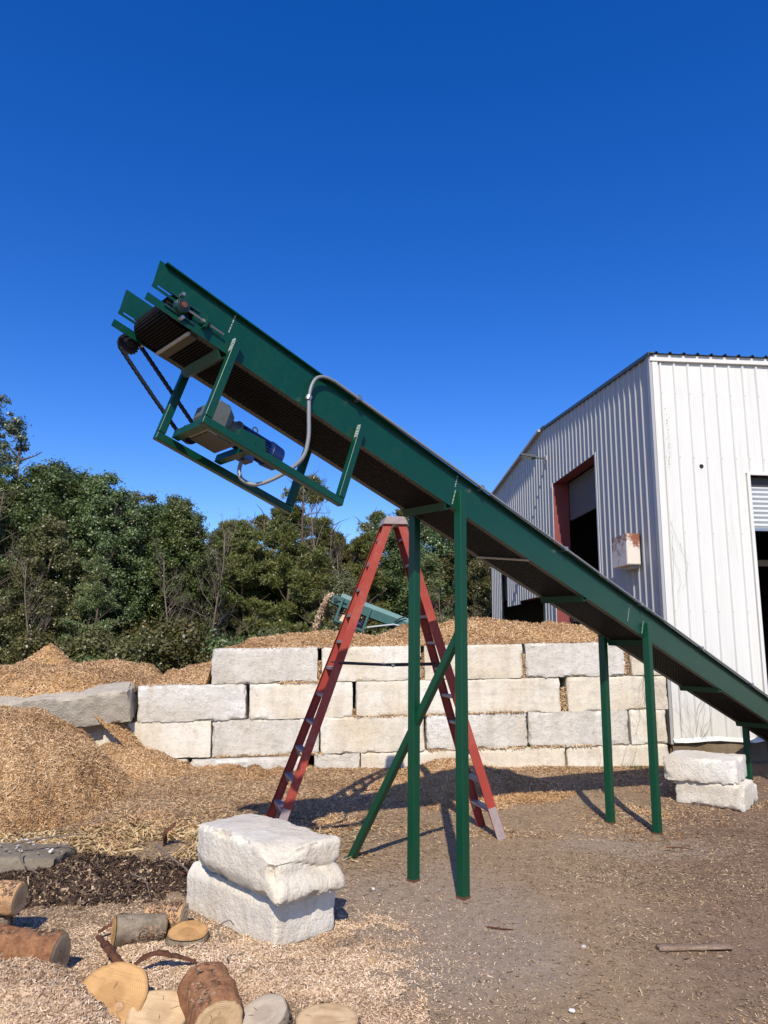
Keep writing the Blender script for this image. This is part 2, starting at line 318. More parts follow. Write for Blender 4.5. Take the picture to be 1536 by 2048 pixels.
class MB:
    """collects faces, all in world coordinates, then links ONE mesh object"""
    def __init__(s): s.v = []; s.f = []
    def poly(s, pts): b = len(s.v); s.v += [tuple(p) for p in pts]; s.f.append(tuple(range(b, b + len(pts)))); return s
    def hexa(s, p):   # p: 8 points, bottom 4 then top 4
        b = len(s.v); s.v += [tuple(q) for q in p]
        for q in ((0, 3, 2, 1), (4, 5, 6, 7), (0, 1, 5, 4), (1, 2, 6, 5), (2, 3, 7, 6), (3, 0, 4, 7)): s.f.append(tuple(b + i for i in q))
        return s
    def box(s, lo, hi, fr=None):
        (a, b, c), (d, e, f) = lo, hi
        p = [(a, b, c), (d, b, c), (d, e, c), (a, e, c), (a, b, f), (d, b, f), (d, e, f), (a, e, f)]
        return s.hexa([fr(*q) for q in p] if fr else p)
    def beam(s, p0, p1, wx, wy, up=(0, 0, 1)):
        p0, p1 = Vector(p0), Vector(p1); d = (p1 - p0).normalized(); x = d.cross(Vector(up)).normalized(); y = x.cross(d)
        p = []
        for c in (p0, p1): p += [c - x * wx / 2 - y * wy / 2, c + x * wx / 2 - y * wy / 2, c + x * wx / 2 + y * wy / 2, c - x * wx / 2 + y * wy / 2]
        return s.hexa(p)
    def cyl(s, p0, p1, r0, r1=None, n=16, caps=True):
        p0, p1 = Vector(p0), Vector(p1); r1 = r0 if r1 is None else r1; d = (p1 - p0).normalized()
        x = d.orthogonal().normalized(); y = d.cross(x); b = len(s.v)
        for c, r in ((p0, r0), (p1, r1)):
            for i in range(n):
                a = 2 * math.pi * i / n; s.v.append(tuple(c + x * (r * math.cos(a)) + y * (r * math.sin(a))))
        for i in range(n): j = (i + 1) % n; s.f.append((b + i, b + j, b + n + j, b + n + i))
        if caps: s.f.append(tuple(b + i for i in range(n - 1, -1, -1))); s.f.append(tuple(b + n + i for i in range(n)))
        return s
    def tube(s, pts, r, n=8):
        pts = [Vector(p) for p in pts]; b = len(s.v); x = None; rr = r if isinstance(r, (list, tuple)) else [r] * len(pts)
        for i, p in enumerate(pts):
            d = (pts[min(i + 1, len(pts) - 1)] - pts[max(i - 1, 0)]).normalized()
            x = d.orthogonal().normalized() if x is None else (x - d * x.dot(d)).normalized()
            y = d.cross(x)
            for k in range(n): a = 2 * math.pi * k / n; s.v.append(tuple(p + x * (rr[i] * math.cos(a)) + y * (rr[i] * math.sin(a))))
        for i in range(len(pts) - 1):
            for k in range(n): j = (k + 1) % n; s.f.append((b + i * n + k, b + i * n + j, b + (i + 1) * n + j, b + (i + 1) * n + k))
        s.f.append(tuple(b + k for k in range(n - 1, -1, -1))); s.f.append(tuple(b + (len(pts) - 1) * n + k for k in range(n)))
        return s
    def build(s, name, mat, parent=None, bevel=0.0, smooth_=False, label=None):
        o0 = ORG[parent.name] if parent is not None else Vector((0, 0, 0))
        me = bpy.data.meshes.new(name); me.from_pydata([tuple(Vector(p) - o0) for p in s.v], [], s.f); me.materials.append(MATS[mat])
        bm = bmesh.new(); bm.from_mesh(me); bmesh.ops.recalc_face_normals(bm, faces=bm.faces); bm.to_mesh(me); bm.free()
        if smooth_ or bevel: me.polygons.foreach_set('use_smooth', [True] * len(me.polygons))
        o = link(name, me, parent)
        if bevel:
            b = o.modifiers.new('bevel', 'BEVEL'); b.width = bevel; b.segments = 2; b.limit_method = 'ANGLE'; b.angle_limit = R(35); b.harden_normals = True
        elif smooth_:
            try: me.set_sharp_from_angle(angle=R(40))
            except Exception: pass
        if label: o['label'] = label
        return o

def spline(P, n=8):
    P = [Vector(p) for p in P]; P = [2 * P[0] - P[1]] + P + [2 * P[-1] - P[-2]]; out = []
    for i in range(1, len(P) - 2):
        for k in range(n):
            t = k / n; a, b, c, d = P[i - 1], P[i], P[i + 1], P[i + 2]
            out.append(0.5 * ((2 * b) + (c - a) * t + (2 * a - 5 * b + 4 * c - d) * t * t + (3 * b - a - 3 * c + d) * t ** 3))
    out.append(P[-2]); return out

def chip_quads(pos, nrm, length, width, tilt, seed=1):
    """slivers lying on a surface: pos (n,3), nrm (n,3); returns V,F"""
    g = np.random.default_rng(seed); n = len(pos)
    L = g.uniform(length[0], length[1], n) * g.uniform(.6, 1.3, n); Wd = g.uniform(width[0], width[1], n)
    nn = nrm + g.normal(0, tilt, (n, 3)); nn /= np.linalg.norm(nn, axis=1)[:, None]
    a = g.normal(0, 1, (n, 3)); t = a - nn * (a * nn).sum(1)[:, None]; t /= np.linalg.norm(t, axis=1)[:, None]
    b = np.cross(nn, t); c = pos + nrm * (L * tilt * .35 + .002)[:, None]
    bend = nn * (L * g.uniform(-.12, .12, n))[:, None]
    q = np.stack([c - t * (L / 2)[:, None] - b * (Wd / 2)[:, None] + bend, c + t * (L / 2)[:, None] - b * (Wd / 2)[:, None] * .7, c + t * (L / 2)[:, None] + b * (Wd / 2)[:, None] * .7 + bend, c - t * (L / 2)[:, None] + b * (Wd / 2)[:, None]], 1)
    return q.reshape(-1, 3), np.arange(4 * n).reshape(n, 4)

# ------------------------------------------------------------------ ground
def ground_h(x, y):
    x = np.asarray(x, float); y = np.asarray(y, float)
    near = 1 - smooth(25, 60, np.hypot(x, y))
    h = (0.022 * fbm(x * .7, y * .7, s=3, o=3) + 0.008 * fbm(x * 4, y * 4, s=5, o=3)) * near
    h = h * (1 - 0.8 * np.exp(-((x - .5) ** 2 + (y - 7) ** 2) / 1.5))
    # litter thickens towards the block wall and the heap at left
    wallline = 13.3 + (x - 5.2) * math.tan(R(5))
    h = h + 0.10 * smooth(2.2, 0.0, wallline - y) * (x < 5.3) * (y < wallline + .5)
    return h
def axis_pts(a, b, fine0, fine1, st):
    mid = np.arange(fine0, fine1, st); lo = fine0 - np.cumsum(st * 1.22 ** np.arange(1, 60)); hi = fine1 + np.cumsum(st * 1.22 ** np.arange(1, 60))
    return np.concatenate([[a], lo[lo > a][::-1], mid, hi[hi < b], [b]])
gx = axis_pts(-1200, 1200, -7, 8, 0.075); gy = axis_pts(-300, 2200, 3.4, 14, 0.075)
X, Y = np.meshgrid(gx, gy); Z = ground_h(X, Y)
nx, ny = len(gx), len(gy); idx = np.arange(nx * ny).reshape(ny, nx)
Fq = np.stack([idx[:-1, :-1], idx[:-1, 1:], idx[1:, 1:], idx[1:, :-1]], -1).reshape(-1, 4)
o = np_mesh('ground', np.stack([X, Y, Z], -1).reshape(-1, 3), Fq, 'ground_earth', smooth_=True)
prop(o, 'trampled brown dirt yard strewn with wood chips', 'ground', kind='structure')

def surf_normal(hf, x, y, e=0.03):
    n = np.stack([-(hf(x + e, y) - hf(x - e, y)) / (2 * e), -(hf(x, y + e) - hf(x, y - e)) / (2 * e), np.ones_like(x)], -1)
    return n / np.linalg.norm(n, axis=1)[:, None]
def scatter(n, xr, yr, dens, seed):
    g = np.random.default_rng(seed); x = g.uniform(*xr, n); y = g.uniform(*yr, n); k = g.uniform(0, 1, n) < dens(x, y); return x[k], y[k]
def visible(x, y, m=0.12):       # roughly the yard the photograph looks at
    return (np.abs(x) < (0.55 + m) * (y + .4)) & (y > 4.2)

def ground_litter(name, label, mat, n, xr, yr, dens, length, width, tilt, seed):
    x, y = scatter(n, xr, yr, lambda a, b: dens(a, b) * visible(a, b), seed)
    pos = np.stack([x, y, ground_h(x, y)], -1); V, Fc = chip_quads(pos, surf_normal(ground_h, x, y), length, width, tilt, seed)
    o = np_mesh(name, V, Fc, mat); return prop(o, label, 'wood chips', kind='stuff')
def dens_tan(x, y):
    n = fbm(x * .9, y * .9, s=21, o=4) * .5 + .5
    clear = np.exp(-(((x - .35) / 1.15) ** 2 + ((y - 6.3) / 1.5) ** 2) * 1.3)
    right = smooth(1.2, 4.0, x) * smooth(9.5, 5, y)
    d = (0.35 + 0.9 * smooth(.42, .68, n)) * (1 - .93 * np.clip(clear, 0, 1)) * (1 - .45 * right)
    d = d + 0.6 * smooth(-.2, -1.8, x) * smooth(7.4, 8.6, y) + .5 * smooth(5.7, 5.0, y) * smooth(2.6, 1.5, x) * smooth(.3, .6, n) + .5 * smooth(.9, 1.8, x) * smooth(6.3, 7.2, y) * smooth(9, 8, y) * smooth(.35, .55, n)
    return np.clip(d, 0, 1)
ground_litter('wood_chip_litter', 'tan wood chips strewn over the trampled dirt', 'ground_chips', 230000, (-7, 9), (4.2, 13.4), dens_tan, (.013, .048), (.003, .010), .2, 31)
ground_litter('wood_chip_litter', 'pale straw-coloured long chips between the left heap and the dark bark heap', 'straw_chips', 26000, (-6, .2), (7.4, 9.8),
              lambda x, y: np.clip(smooth(.2, .55, fbm(x * 1.3, y * 1.3, s=8) * .5 + .5) * smooth(7.5, 8.0, y) * smooth(9.8, 8.8, y) * smooth(0.1, -1.2, x), 0, 1), (.05, .16), (.008, .018), .3, 33)
ground_litter('wood_chip_litter', 'fine orange wood shreds covering the ground before the block wall', 'mulch_chips', 110000, (-7, 6.2), (8.8, 13.3),
              lambda x, y: np.clip(smooth(1.0, -1.0, x) * smooth(8.6, 9.6, y) + smooth(12.2, 12.9, y) + .35 * smooth(.5, .7, fbm(x, y, s=44) * .5 + .5), 0, 1), (.025, .07), (.004, .011), .35, 35)
ground_litter('fine_grit', 'tiny pale and dark specks of grit on the bare dirt', 'ground_chips', 30000, (-3, 5), (4.3, 8.6), lambda x, y: np.full_like(x, .8), (.006, .014), (.004, .008), .3, 37)

# ------------------------------------------------------------------ heaps
def heap(name, label, cat, xr, yr, res, hf, mats, nchip, length, width, tilt, seed, base=None, vis=True):
    base = ground_h if base is None else base
    x = np.arange(xr[0], xr[1], res); y = np.arange(yr[0], yr[1], res); X, Y = np.meshgrid(x, y); Z = hf(X, Y); B = base(X, Y)
    Zc = np.where(B > 5, Z, np.maximum(Z, B - .12)); idx = np.arange(X.size).reshape(X.shape)
    Fq = np.stack([idx[:-1, :-1], idx[:-1, 1:], idx[1:, 1:], idx[1:, :-1]], -1).reshape(-1, 4)
    ok = (Z > B - .06).ravel(); Fq = Fq[ok[Fq].all(1) if (B > 5).any() else ok[Fq].any(1)]
    V = np.stack([X, Y, Zc], -1).reshape(-1, 3)
    cx, cy = scatter(nchip, xr, yr, lambda a, b: ((hf(a, b) > base(a, b) - .01) & (visible(a, b, .2) if vis else True)).astype(float), seed)
    cp = np.stack([cx, cy, hf(cx, cy)], -1); cv, cf = chip_quads(cp, surf_normal(hf, cx, cy), length, width, tilt, seed)
    used = np.unique(Fq); remap = np.full(len(V), -1); remap[used] = np.arange(len(used)); V = V[used]; Fq = remap[Fq]
    o = np_mesh(name, np.concatenate([V, cv]), np.concatenate([Fq, cf + len(V)]), list(mats), np.concatenate([np.zeros(len(Fq)), np.ones(len(cf))]), smooth_=np.concatenate([np.ones(len(Fq)), np.zeros(len(cf))]))
    return prop(o, label, cat, kind='stuff')
def lump(x, y, amp=.05, s=1, f=2.2): return amp * fbm(x * f, y * f, s=s, o=5, g=.55)

def wall_y(x): return 13.3 + (x - 5.2) * math.tan(R(5))

def h_left(x, y):
    r = np.sqrt(((x + 5.65) / 2.45) ** 2 + ((y - 10.55) / 2.35) ** 2)
    h = 1.60 * np.clip(1 - r, -.6, 1) ** 1.0 + .02
    h = np.minimum(h, 1.17 + .1 * fbm(x * .8, y * .8, s=12)) 
    h = h - .35 * smooth(-4.4, -3.3, x)
    tail = .36 * np.exp(-((x + 4.3) / .7) ** 2 - ((y - 12.2) / .6) ** 2) - .06 + .20 * smooth(11.0, 12.3, y) * smooth(-.9, -2.2, x)
    return np.maximum(h, tail) + lump(x, y, .075, 4, 2.4)
heap('mulch_heap', 'large orange-brown mulch heap slumping in front of the tilted block', 'mulch heap', (-9, -.4), (8.0, 12.75), .05, h_left, ('mulch_base', 'mulch_chips'), 260000, (.025, .075), (.005, .012), .45, 51)
def h_leftback(x, y):
    h = 1.78 * np.exp(-np.clip((np.abs(x + 6.1) - 1.0) / 1.15, 0, 9) ** 2) * np.exp(-np.clip((np.abs(y - 14.2) - 1.35) / 1.1, 0, 9) ** 2) + .0
    return h + lump(x, y, .09, 6, 1.6) - .1
heap('mulch_heap', 'flat-topped mulch heap above the tilted grey block', 'mulch heap', (-10, -3.4), (12.2, 17), .06, h_leftback, ('mulch_base', 'mulch_chips'), 120000, (.03, .08), (.006, .015), .5, 52)
def h_far(x, y):
    r = np.sqrt(((x + 8.6) / 2.6) ** 2 + ((y - 19) / 2.4) ** 2); return 2.15 * np.clip(1 - r, -.2, 1) + lump(x, y, .06, 7, 1.2)
heap('mulch_heap', 'small pointed mulch heap peeking up in front of the dark trees', 'mulch heap', (-12, -5.5), (16, 22), .09, h_far, ('mulch_base', 'mulch_chips'), 26000, (.04, .1), (.012, .03), .4, 53)
def h_behind(x, y):
    s_ = (x - 5.2) / math.cos(R(5)); dy = y - (wall_y(x) + .42)
    top = np.interp(s_, [-9.8, -9.3, -8.3, -8.05, -7.6, -6.5, -5.4, -4.8, -3.2, -1.7, -.5, .3], [1.1, 1.62, 1.72, 2.05, 2.26, 2.40, 2.27, 2.50, 2.68, 2.60, 2.58, 2.55])
    edge = np.interp(s_, [-9.8, -9.35, -8.25, -8.1, 0], [.9, 1.42, 1.47, 2.04, 2.30])
    h = edge + (top - edge) * smooth(-.3, 1.5, dy)
    h = h - 2.6 * smooth(3.2, 7.5, dy)
    return h + lump(x, y, .07, 9, 2.0) * smooth(-.5, .1, dy)
def b_behind(x, y): return np.where(y > wall_y(x) + .02, -.5, 9.0) + np.where((x > 5.35) | (x < -5.2), 9, 0)
heap('mulch_heap', 'long mulch heap filling the bay behind and above the white block wall', 'mulch heap', (-5.3, 5.3), (12.4, 21), .06, h_behind, ('mulch_base', 'mulch_chips'), 220000, (.03, .08), (.006, .016), .5, 54, base=b_behind)
def h_mound(x, y):
    r2 = ((x - 1.0) / .92) ** 2 + ((y - 11.6) / .72) ** 2
    return .45 * np.exp(-r2) + .16 * np.exp(-((x - 2.1) / .8) ** 2 - ((y - 11.6) / .6) ** 2) - .03 + lump(x, y, .05, 11, 3.2) * np.exp(-r2 * .5)
heap('mulch_heap', 'low mulch mound in the conveyor shadow between the posts', 'mulch heap', (-1.2, 3.9), (9.9, 13.0), .04, h_mound, ('mulch_base', 'mulch_chips'), 40000, (.02, .07), (.005, .012), .5, 55)
def h_bark(x, y):
    r2 = ((x + 2.55) / .85) ** 2 + ((y - 7.15 - .12 * (x + 2.5)) / .5) ** 2
    return .20 * np.exp(-r2 ** 1.3) - .03 + lump(x, y, .06, 13, 5) * np.exp(-r2 * .4)
heap('bark_heap', 'dark brown rotted bark heap beside the white block stack', 'bark heap', (-4.4, -1.2), (6.1, 8.3), .03, h_bark, ('bark_base', 'bark_bits'), 46000, (.015, .06), (.006, .022), .6, 56)
def h_saw(x, y):
    r = np.sqrt(((x + 2.15) / .80) ** 2 + ((y - 4.55) / .62) ** 2)
    a = .46 * np.clip(1 - r, -.15, 1) ** 1.0
    bl = .05 * np.exp(-((x + 1.35) / .9) ** 2 - ((y - 5.35) / .55) ** 2) + .045 * np.exp(-((x + .7) / .5) ** 2 - ((y - 5.3) / .4) ** 2)
    return np.maximum(np.minimum(a, .30), bl - .012) + lump(x, y, .018, 15, 6)
heap('sawdust_heap', 'pale pinkish sawdust heap at the bottom left corner among log slices', 'sawdust', (-3.4, .3), (3.9, 6.4), .022, h_saw, ('sawdust_base', 'sawdust_grains'), 120000, (.010, .032), (.004, .009), .5, 57)
# loose sawdust thinning out over the dirt
ground_litter('sawdust_litter', 'pale sawdust thinning out over the dirt around the log slices', 'sawdust_grains', 90000, (-3.4, 1.2), (4.2, 6.7),
              lambda x, y: np.clip(1.25 * np.exp(-((x + 1.45) / 1.25) ** 2 - ((y - 5.3) / .95) ** 2) + .12, 0, 1) * smooth(1.2, .2, x), (.008, .022), (.004, .008), .35, 39)

# ------------------------------------------------------------------ rough concrete blocks
def cube_grid(nx, ny, nz):
    P = []; Fq = []
    def face(fn, na, nb):
        b = len(P); 
        for j in range(nb + 1):
            for i in range(na + 1): P.append(fn(i / na * 2 - 1, j / nb * 2 - 1))
        for j in range(nb):
            for i in range(na): a = b + j * (na + 1) + i; Fq.append((a, a + 1, a + na + 2, a + na + 1))
    face(lambda a, b: (a, -1, b), nx, nz); face(lambda a, b: (-a, 1, b), nx, nz)
    face(lambda a, b: (1, a, b), ny, nz); face(lambda a, b: (-1, -a, b), ny, nz)
    face(lambda a, b: (a, b, 1), nx, ny); face(lambda a, b: (a, -b, -1), nx, ny)
    P = np.array(P); key = np.round(P * 1e4).astype(np.int64); _, first, inv = np.unique(key, axis=0, return_index=True, return_inverse=True)
    return P[first], inv.ravel()[np.array(Fq)]
def rough_block(L, D, Hh, r, amp, seed, res=.07, chip=.03, chipf=4.0):
    """weathered block: nearly square edges, gnawed away unevenly, faces pitted"""
    P, Fq = cube_grid(max(3, int(L / res)), max(3, int(D / res)), max(3, int(Hh / res)))
    h = np.array([L / 2, D / 2, Hh / 2]); P = P * h; s = seed * 13.7
    inner = np.clip(P, -(h - r), h - r); d = P - inner; ln = np.linalg.norm(d, axis=1); ln[ln == 0] = 1
    nrm = np.where(np.abs(P) > h - 1e-6, np.sign(P), 0.0); nn = nrm / np.maximum(np.linalg.norm(nrm, axis=1), 1e-6)[:, None]
    Q = inner + d / ln[:, None] * np.where((d ** 2).sum(1)[:, None] > 0, r, 0)
    dist = np.sort(h - np.abs(P), axis=1); e1, e2 = dist[:, 1], dist[:, 2]
    w1 = np.clip(fbm(P[:, 0] * chipf + s, P[:, 1] * chipf, P[:, 2] * chipf, s=seed + 5, o=4, g=.6) * .8 + .25, 0, 1.2) * chip
    bite = np.clip(w1 - e1, 0, None) + np.clip(w1 * 1.3 - (e1 + e2), 0, None) * .6
    towards = -np.sign(P) * (np.abs(P) > h - chip * 1.4); towards = towards / np.maximum(np.linalg.norm(towards, axis=1), 1)[:, None]
    Q = Q + towards * (bite * .75)[:, None]
    rough = amp * (.55 * fbm(P[:, 0] * 5 + s, P[:, 1] * 5, P[:, 2] * 5, s=seed, o=3, g=.6) + .6 * fbm(P[:, 0] * 19 + s, P[:, 1] * 19, P[:, 2] * 19, s=seed + 9, o=3, g=.6))
    rough = rough + np.where(bite > .002, amp * 1.3 * fbm(P[:, 0] * 30 + s, P[:, 1] * 30, P[:, 2] * 30, s=seed + 3, o=2), 0)
    return Q + nn * rough[:, None], Fq
def xform(V, loc, rz=0, rx=0, ry=0):
    m = (Matrix.Rotation(rz, 3, 'Z') @ Matrix.Rotation(ry, 3, 'Y') @ Matrix.Rotation(rx, 3, 'X'))
    return V @ np.array(m).T + np.array(loc)

ANG = R(5); WSLOPE = 0.027
wall_t = thing('block_wall', (1.2, 13.2, -.1), 'white retaining wall of dry-stacked concrete blocks holding back mulch', 'block wall')
WD = (math.cos(ANG), math.sin(ANG))
def wall_pt(s, dn, z): return (5.2 + s * WD[0] - dn * math.sin(ANG), 13.3 + s * WD[1] + dn * math.cos(ANG), z + WSLOPE * s)
rows = {2.29: [(-8.16, -6.34, 0, 1), (-6.28, -4.53, 0, 0), (-4.48, -2.70, 1, 0), (-2.66, -.83, 0, 1), (-.72, .02, .5, 0)],
        1.69: [(-9.35, -7.54, 0, 1), (-7.50, -5.72, 0, 0), (-5.67, -3.88, 0, 0), (-3.86, -2.03, 0, 0), (-1.91, -.06, 0, 0)],
        1.10: [(-9.88, -8.10, 0, 0), (-8.09, -6.28, 0, 1), (-6.27, -4.47, 0, 0), (-4.44, -2.65, 0, 1), (-2.63, -.81, 0, 1), (-.78, -.10, 0, 0)],
        .50: [(-10.2, -8.45, -6, 0), (-8.4, -6.5, -6, 1), (-6.36, -5.58, 0, 1), (-5.57, -3.81, 0, 0), (-3.79, -1.97, 0, 0), (-1.95, -.08, 0, 0)]}
k = 0
for ztop, bl in rows.items():
    for (a, b, off, ro) in bl:
        k += 1
        Q, Fq = rough_block(b - a - .012, .6, .596, .008, .014 if ro else .006, 100 + k, .038, .06 if ro else .04)
        j = random.uniform(-.015, .015) - (.17 if off == -6 else 0)
        p = wall_pt((a + b) / 2, .30 + j, ztop - .3 - (.02 if off == -6 else 0))
        np_mesh('concrete_block', xform(Q, p, ANG + random.uniform(-.008, .008), 0, -math.atan(WSLOPE)), Fq, 'concrete_rough' if ro else 'concrete_smooth', smooth_=True, parent=wall_t, sharp=32)
# mulch caught in the joints
jb = []
for (s, z0, z1, wd_) in ((-6.31, 1.55, 2.05, .05), (-5.70, .92, 1.22, .05), (-1.97, 1.1, 1.5, .09), (-.775, 1.72, 2.2, .08), (-4.5, 1.6, 2.15, .04), (-2.68, 1.65, 2.1, .03), (-6.43, -.1, .3, .08)):
    n = 260; g = np.random.default_rng(int(abs(s) * 100)); ss = s + g.normal(0, wd_ * .4, n); zz = g.uniform(z0, z1, n) - WSLOPE * 0
    jb.append(np.array([wall_pt(q, .06 + g.uniform(0, .05), zq) for q, zq in zip(ss, zz)]))
for (s0, s1, z) in ((-5.7, -4.4, 1.09), (-2.6, -1.4, .505), (-8.0, -6.2, .50), (-4.4, -2.7, 1.1), (-7.0, -6.2, 1.69), (-4.4, -2.7, .5)):
    n = 300; g = np.random.default_rng(int(abs(s0) * 77)); jb.append(np.array([wall_pt(q, g.uniform(-.02, .05), z + abs(g.normal(0, .012))) for q in g.uniform(s0, s1, n)]))
jb = np.concatenate(jb); V, Fc = chip_quads(jb, np.tile([0, -1.0, .2], (len(jb), 1)), (.02, .07), (.006, .016), .6, 3)
prop(np_mesh('joint_mulch', V, Fc, 'mulch_chips', parent=wall_t), kind='stuff')

def solo_block(name, label, dims, loc, rz, rx, ry, mat, seed, r=.05, amp=.014, chip=.07, group=None, res=.035, cf=4.0, cat='concrete block', shape=None):
    t = rough_block(*dims, r, amp, seed, res, chip, cf); t = (shape(t[0]), t[1]) if shape else t; o = np_mesh(name, xform(t[0], (0, 0, 0), rz, rx, ry), t[1], mat, smooth_=True, sharp=48)
    o.location = loc; return prop(o, label, cat, group)
# near stack, small stack by the building, blocks at the left
def shape_upper(V):
    V = V.copy(); x, y, z = V[:, 0].copy(), V[:, 1].copy(), V[:, 2].copy()
    low = smooth(.02, -.13, z); V[:, 0] -= .075 * low * smooth(-.3, -.58, x)                       # lip at the right end
    V[:, 1] -= .055 * smooth(-.05, -.18, z) * smooth(.1, .32, y) * smooth(-.55, -.2, x)            # undercut of the left face
    k = smooth(.25, .60, x) * smooth(-.05, .34, y); V[:, 0] -= .09 * k; V[:, 1] -= .05 * k          # worn round corner
    k = smooth(.05, .19, z) * smooth(-.35, -.6, x) * smooth(-.1, .34, y); V[:, 2] -= .085 * k; V[:, 0] += .05 * k   # broken front corner
    V[:, 2] -= .03 * smooth(.1, .6, x) * (z > 0)
    crack = np.exp(-((z - .03 - .04 * np.sin(y * 7)) / .012) ** 2) * smooth(-.5, -.58, x); V[:, 0] += .02 * crack
    return V
def shape_lower(V):
    V = V.copy(); x, y, z = V[:, 0].copy(), V[:, 1].copy(), V[:, 2].copy()
    V[:, 1] -= .05 * smooth(.09, .195, z) * smooth(.1, .3, y); V[:, 0] += .05 * smooth(.1, .195, z) * smooth(-.4, -.6, x)
    return V
solo_block('concrete_block', 'lower white concrete block of the near stack, half sunk in sawdust', (1.22, .60, .39), (-.985, 6.30, .175), R(136), 0, R(1), 'concrete_white', 201, .03, .0045, .07, res=.018, shape=shape_lower)
solo_block('concrete_block', 'upper white concrete block of the near stack with chipped rounded edges', (1.20, .68, .37), (-.965, 6.20, .535), R(136), R(2), R(-1), 'concrete_white', 202, .045, .006, .09, cf=6.0, res=.018, shape=shape_upper)
solo_block('concrete_block', 'lower white block of the small stack near the building corner', (.92, .74, .33), (4.86, 10.93, .155), R(-41), 0, 0, 'concrete_white', 203, .012, .008, .09)
solo_block('concrete_block', 'upper white block of the small stack near the building corner', (.98, .74, .33), (4.73, 10.98, .475), R(-37), R(1.5), R(-1), 'concrete_white', 204, .015, .009, .12)
solo_block('concrete_block', 'grey tilted block leaning forward out of the mulch at far left', (2.7, .55, .52), (-5.52, 12.40, 1.06), R(3), R(16), R(-6), 'concrete_grey_shaded', 205, .015, .02, .09, res=.05)
solo_block('concrete_block', 'small white block end showing under the tilted grey block', (.7, .5, .5), (-4.85, 12.78, .60), R(5), 0, R(-3), 'concrete_white', 206, .01, .01, .05, res=.05)
solo_block('concrete_slab', 'dirty grey concrete slab poking out of the bark heap at left', (1.5, .62, .30), (-3.80, 7.42, .05), R(3), R(-3), R(2), 'concrete_dirty', 207, .01, .014, .05, res=.04, cat='slab')

# ------------------------------------------------------------------ building
GA = R(-3.9); Gd = Vector((math.sin(GA), math.cos(GA), 0)); Ed = Vector((Gd.y, -Gd.x, 0)); BC = Vector((5.68, 14.6, 0))
def gp(s, a, z): return BC + Gd * s - Ed * a + Vector((0, 0, z))          # on the gable: s away from the corner, a out of the wall
def ep(s, a, z): return BC + Ed * s - Gd * a + Vector((0, 0, z))          # on the eave wall
SPAN, EAVE, RIDGE, LEN = 16.0, 8.34, 9.09, 20.0
bld = thing('metal_building', tuple(BC), 'white corrugated metal shed with open roll-up doors', 'building')
def zroof(s): return EAVE + (RIDGE - EAVE) * (1 - abs(s - SPAN / 2) / (SPAN / 2))
PITCHR = .305
prof = [(0, 0), (.118, 0), (.138, .034), (.168, .034), (.188, 0), (.21, 0), (.222, .006), (.234, 0), (.262, 0), (.274, .006), (.286, 0), (.305, 0)]
def rib_panel(s0, pitches, fn, zb, zt, name, mat, parent):
    """fn(s, out, z); zb/zt: callables of s"""
    m = MB(); pts = []
    for q in range(pitches):
        for (x, h) in (prof if q == pitches - 1 else prof[:-1]): pts.append((s0 + q * PITCHR + x, h))
    for (sa, ha), (sb, hb) in zip(pts, pts[1:]):
        sm = (sa + sb) / 2; b0, t0 = zb(sm), zt(sm)
        if t0 - b0 < .05: continue
        m.poly([fn(sa, ha, b0), fn(sb, hb, b0), fn(sb, hb, zt(sb)), fn(sa, ha, zt(sa))])
    if m.f: return m.build(name, mat, parent)
def gz_bottom(s):
    if 3.38 < s < 6.98: return 7.08
    if 8.22 < s < 11.2: return 3.74
    if 11.2 <= s < 13.25: return 3.62
    if 13.25 <= s < 14.02: return 5.6
    return .30
ns = int(SPAN / PITCHR)
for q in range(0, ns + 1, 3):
    rib_panel(q * PITCHR + .02, 3, gp, gz_bottom, lambda s: zroof(min(s, SPAN)) - .01 if s < SPAN - .02 else -9, 'wall_panel', 'wall_white_shaded', bld)
def ez_bottom(s): return 5.76 if 1.98 < s < 6.2 else .40
for q in range(0, int(LEN / PITCHR), 3):
    rib_panel(q * PITCHR + .06, 3, ep, ez_bottom, lambda s: EAVE - .02, 'wall_panel', 'wall_white', bld)
# far walls, floor, interior
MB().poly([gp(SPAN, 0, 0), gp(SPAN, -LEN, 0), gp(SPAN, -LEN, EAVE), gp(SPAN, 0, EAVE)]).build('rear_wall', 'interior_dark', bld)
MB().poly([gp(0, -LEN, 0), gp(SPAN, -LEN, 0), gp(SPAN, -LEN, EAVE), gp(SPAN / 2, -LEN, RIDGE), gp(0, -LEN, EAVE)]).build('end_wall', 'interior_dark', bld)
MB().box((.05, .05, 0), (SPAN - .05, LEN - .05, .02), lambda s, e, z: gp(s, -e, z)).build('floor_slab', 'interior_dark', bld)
# inner lining just behind the skin so no light leaks through the ribs
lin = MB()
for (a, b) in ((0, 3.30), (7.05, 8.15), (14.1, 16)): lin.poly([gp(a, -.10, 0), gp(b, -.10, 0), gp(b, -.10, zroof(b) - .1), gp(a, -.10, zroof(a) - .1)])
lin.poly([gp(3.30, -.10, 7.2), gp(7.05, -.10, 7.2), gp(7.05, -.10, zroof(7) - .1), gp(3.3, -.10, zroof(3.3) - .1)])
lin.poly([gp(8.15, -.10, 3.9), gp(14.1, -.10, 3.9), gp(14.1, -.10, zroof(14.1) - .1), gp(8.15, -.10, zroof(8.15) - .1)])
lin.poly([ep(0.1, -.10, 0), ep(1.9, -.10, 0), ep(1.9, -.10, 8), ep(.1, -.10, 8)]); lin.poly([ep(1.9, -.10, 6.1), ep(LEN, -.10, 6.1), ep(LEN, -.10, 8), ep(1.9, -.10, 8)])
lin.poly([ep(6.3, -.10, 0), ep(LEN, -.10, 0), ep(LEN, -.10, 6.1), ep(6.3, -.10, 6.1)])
lin.build('inner_lining', 'interior_dark', bld)
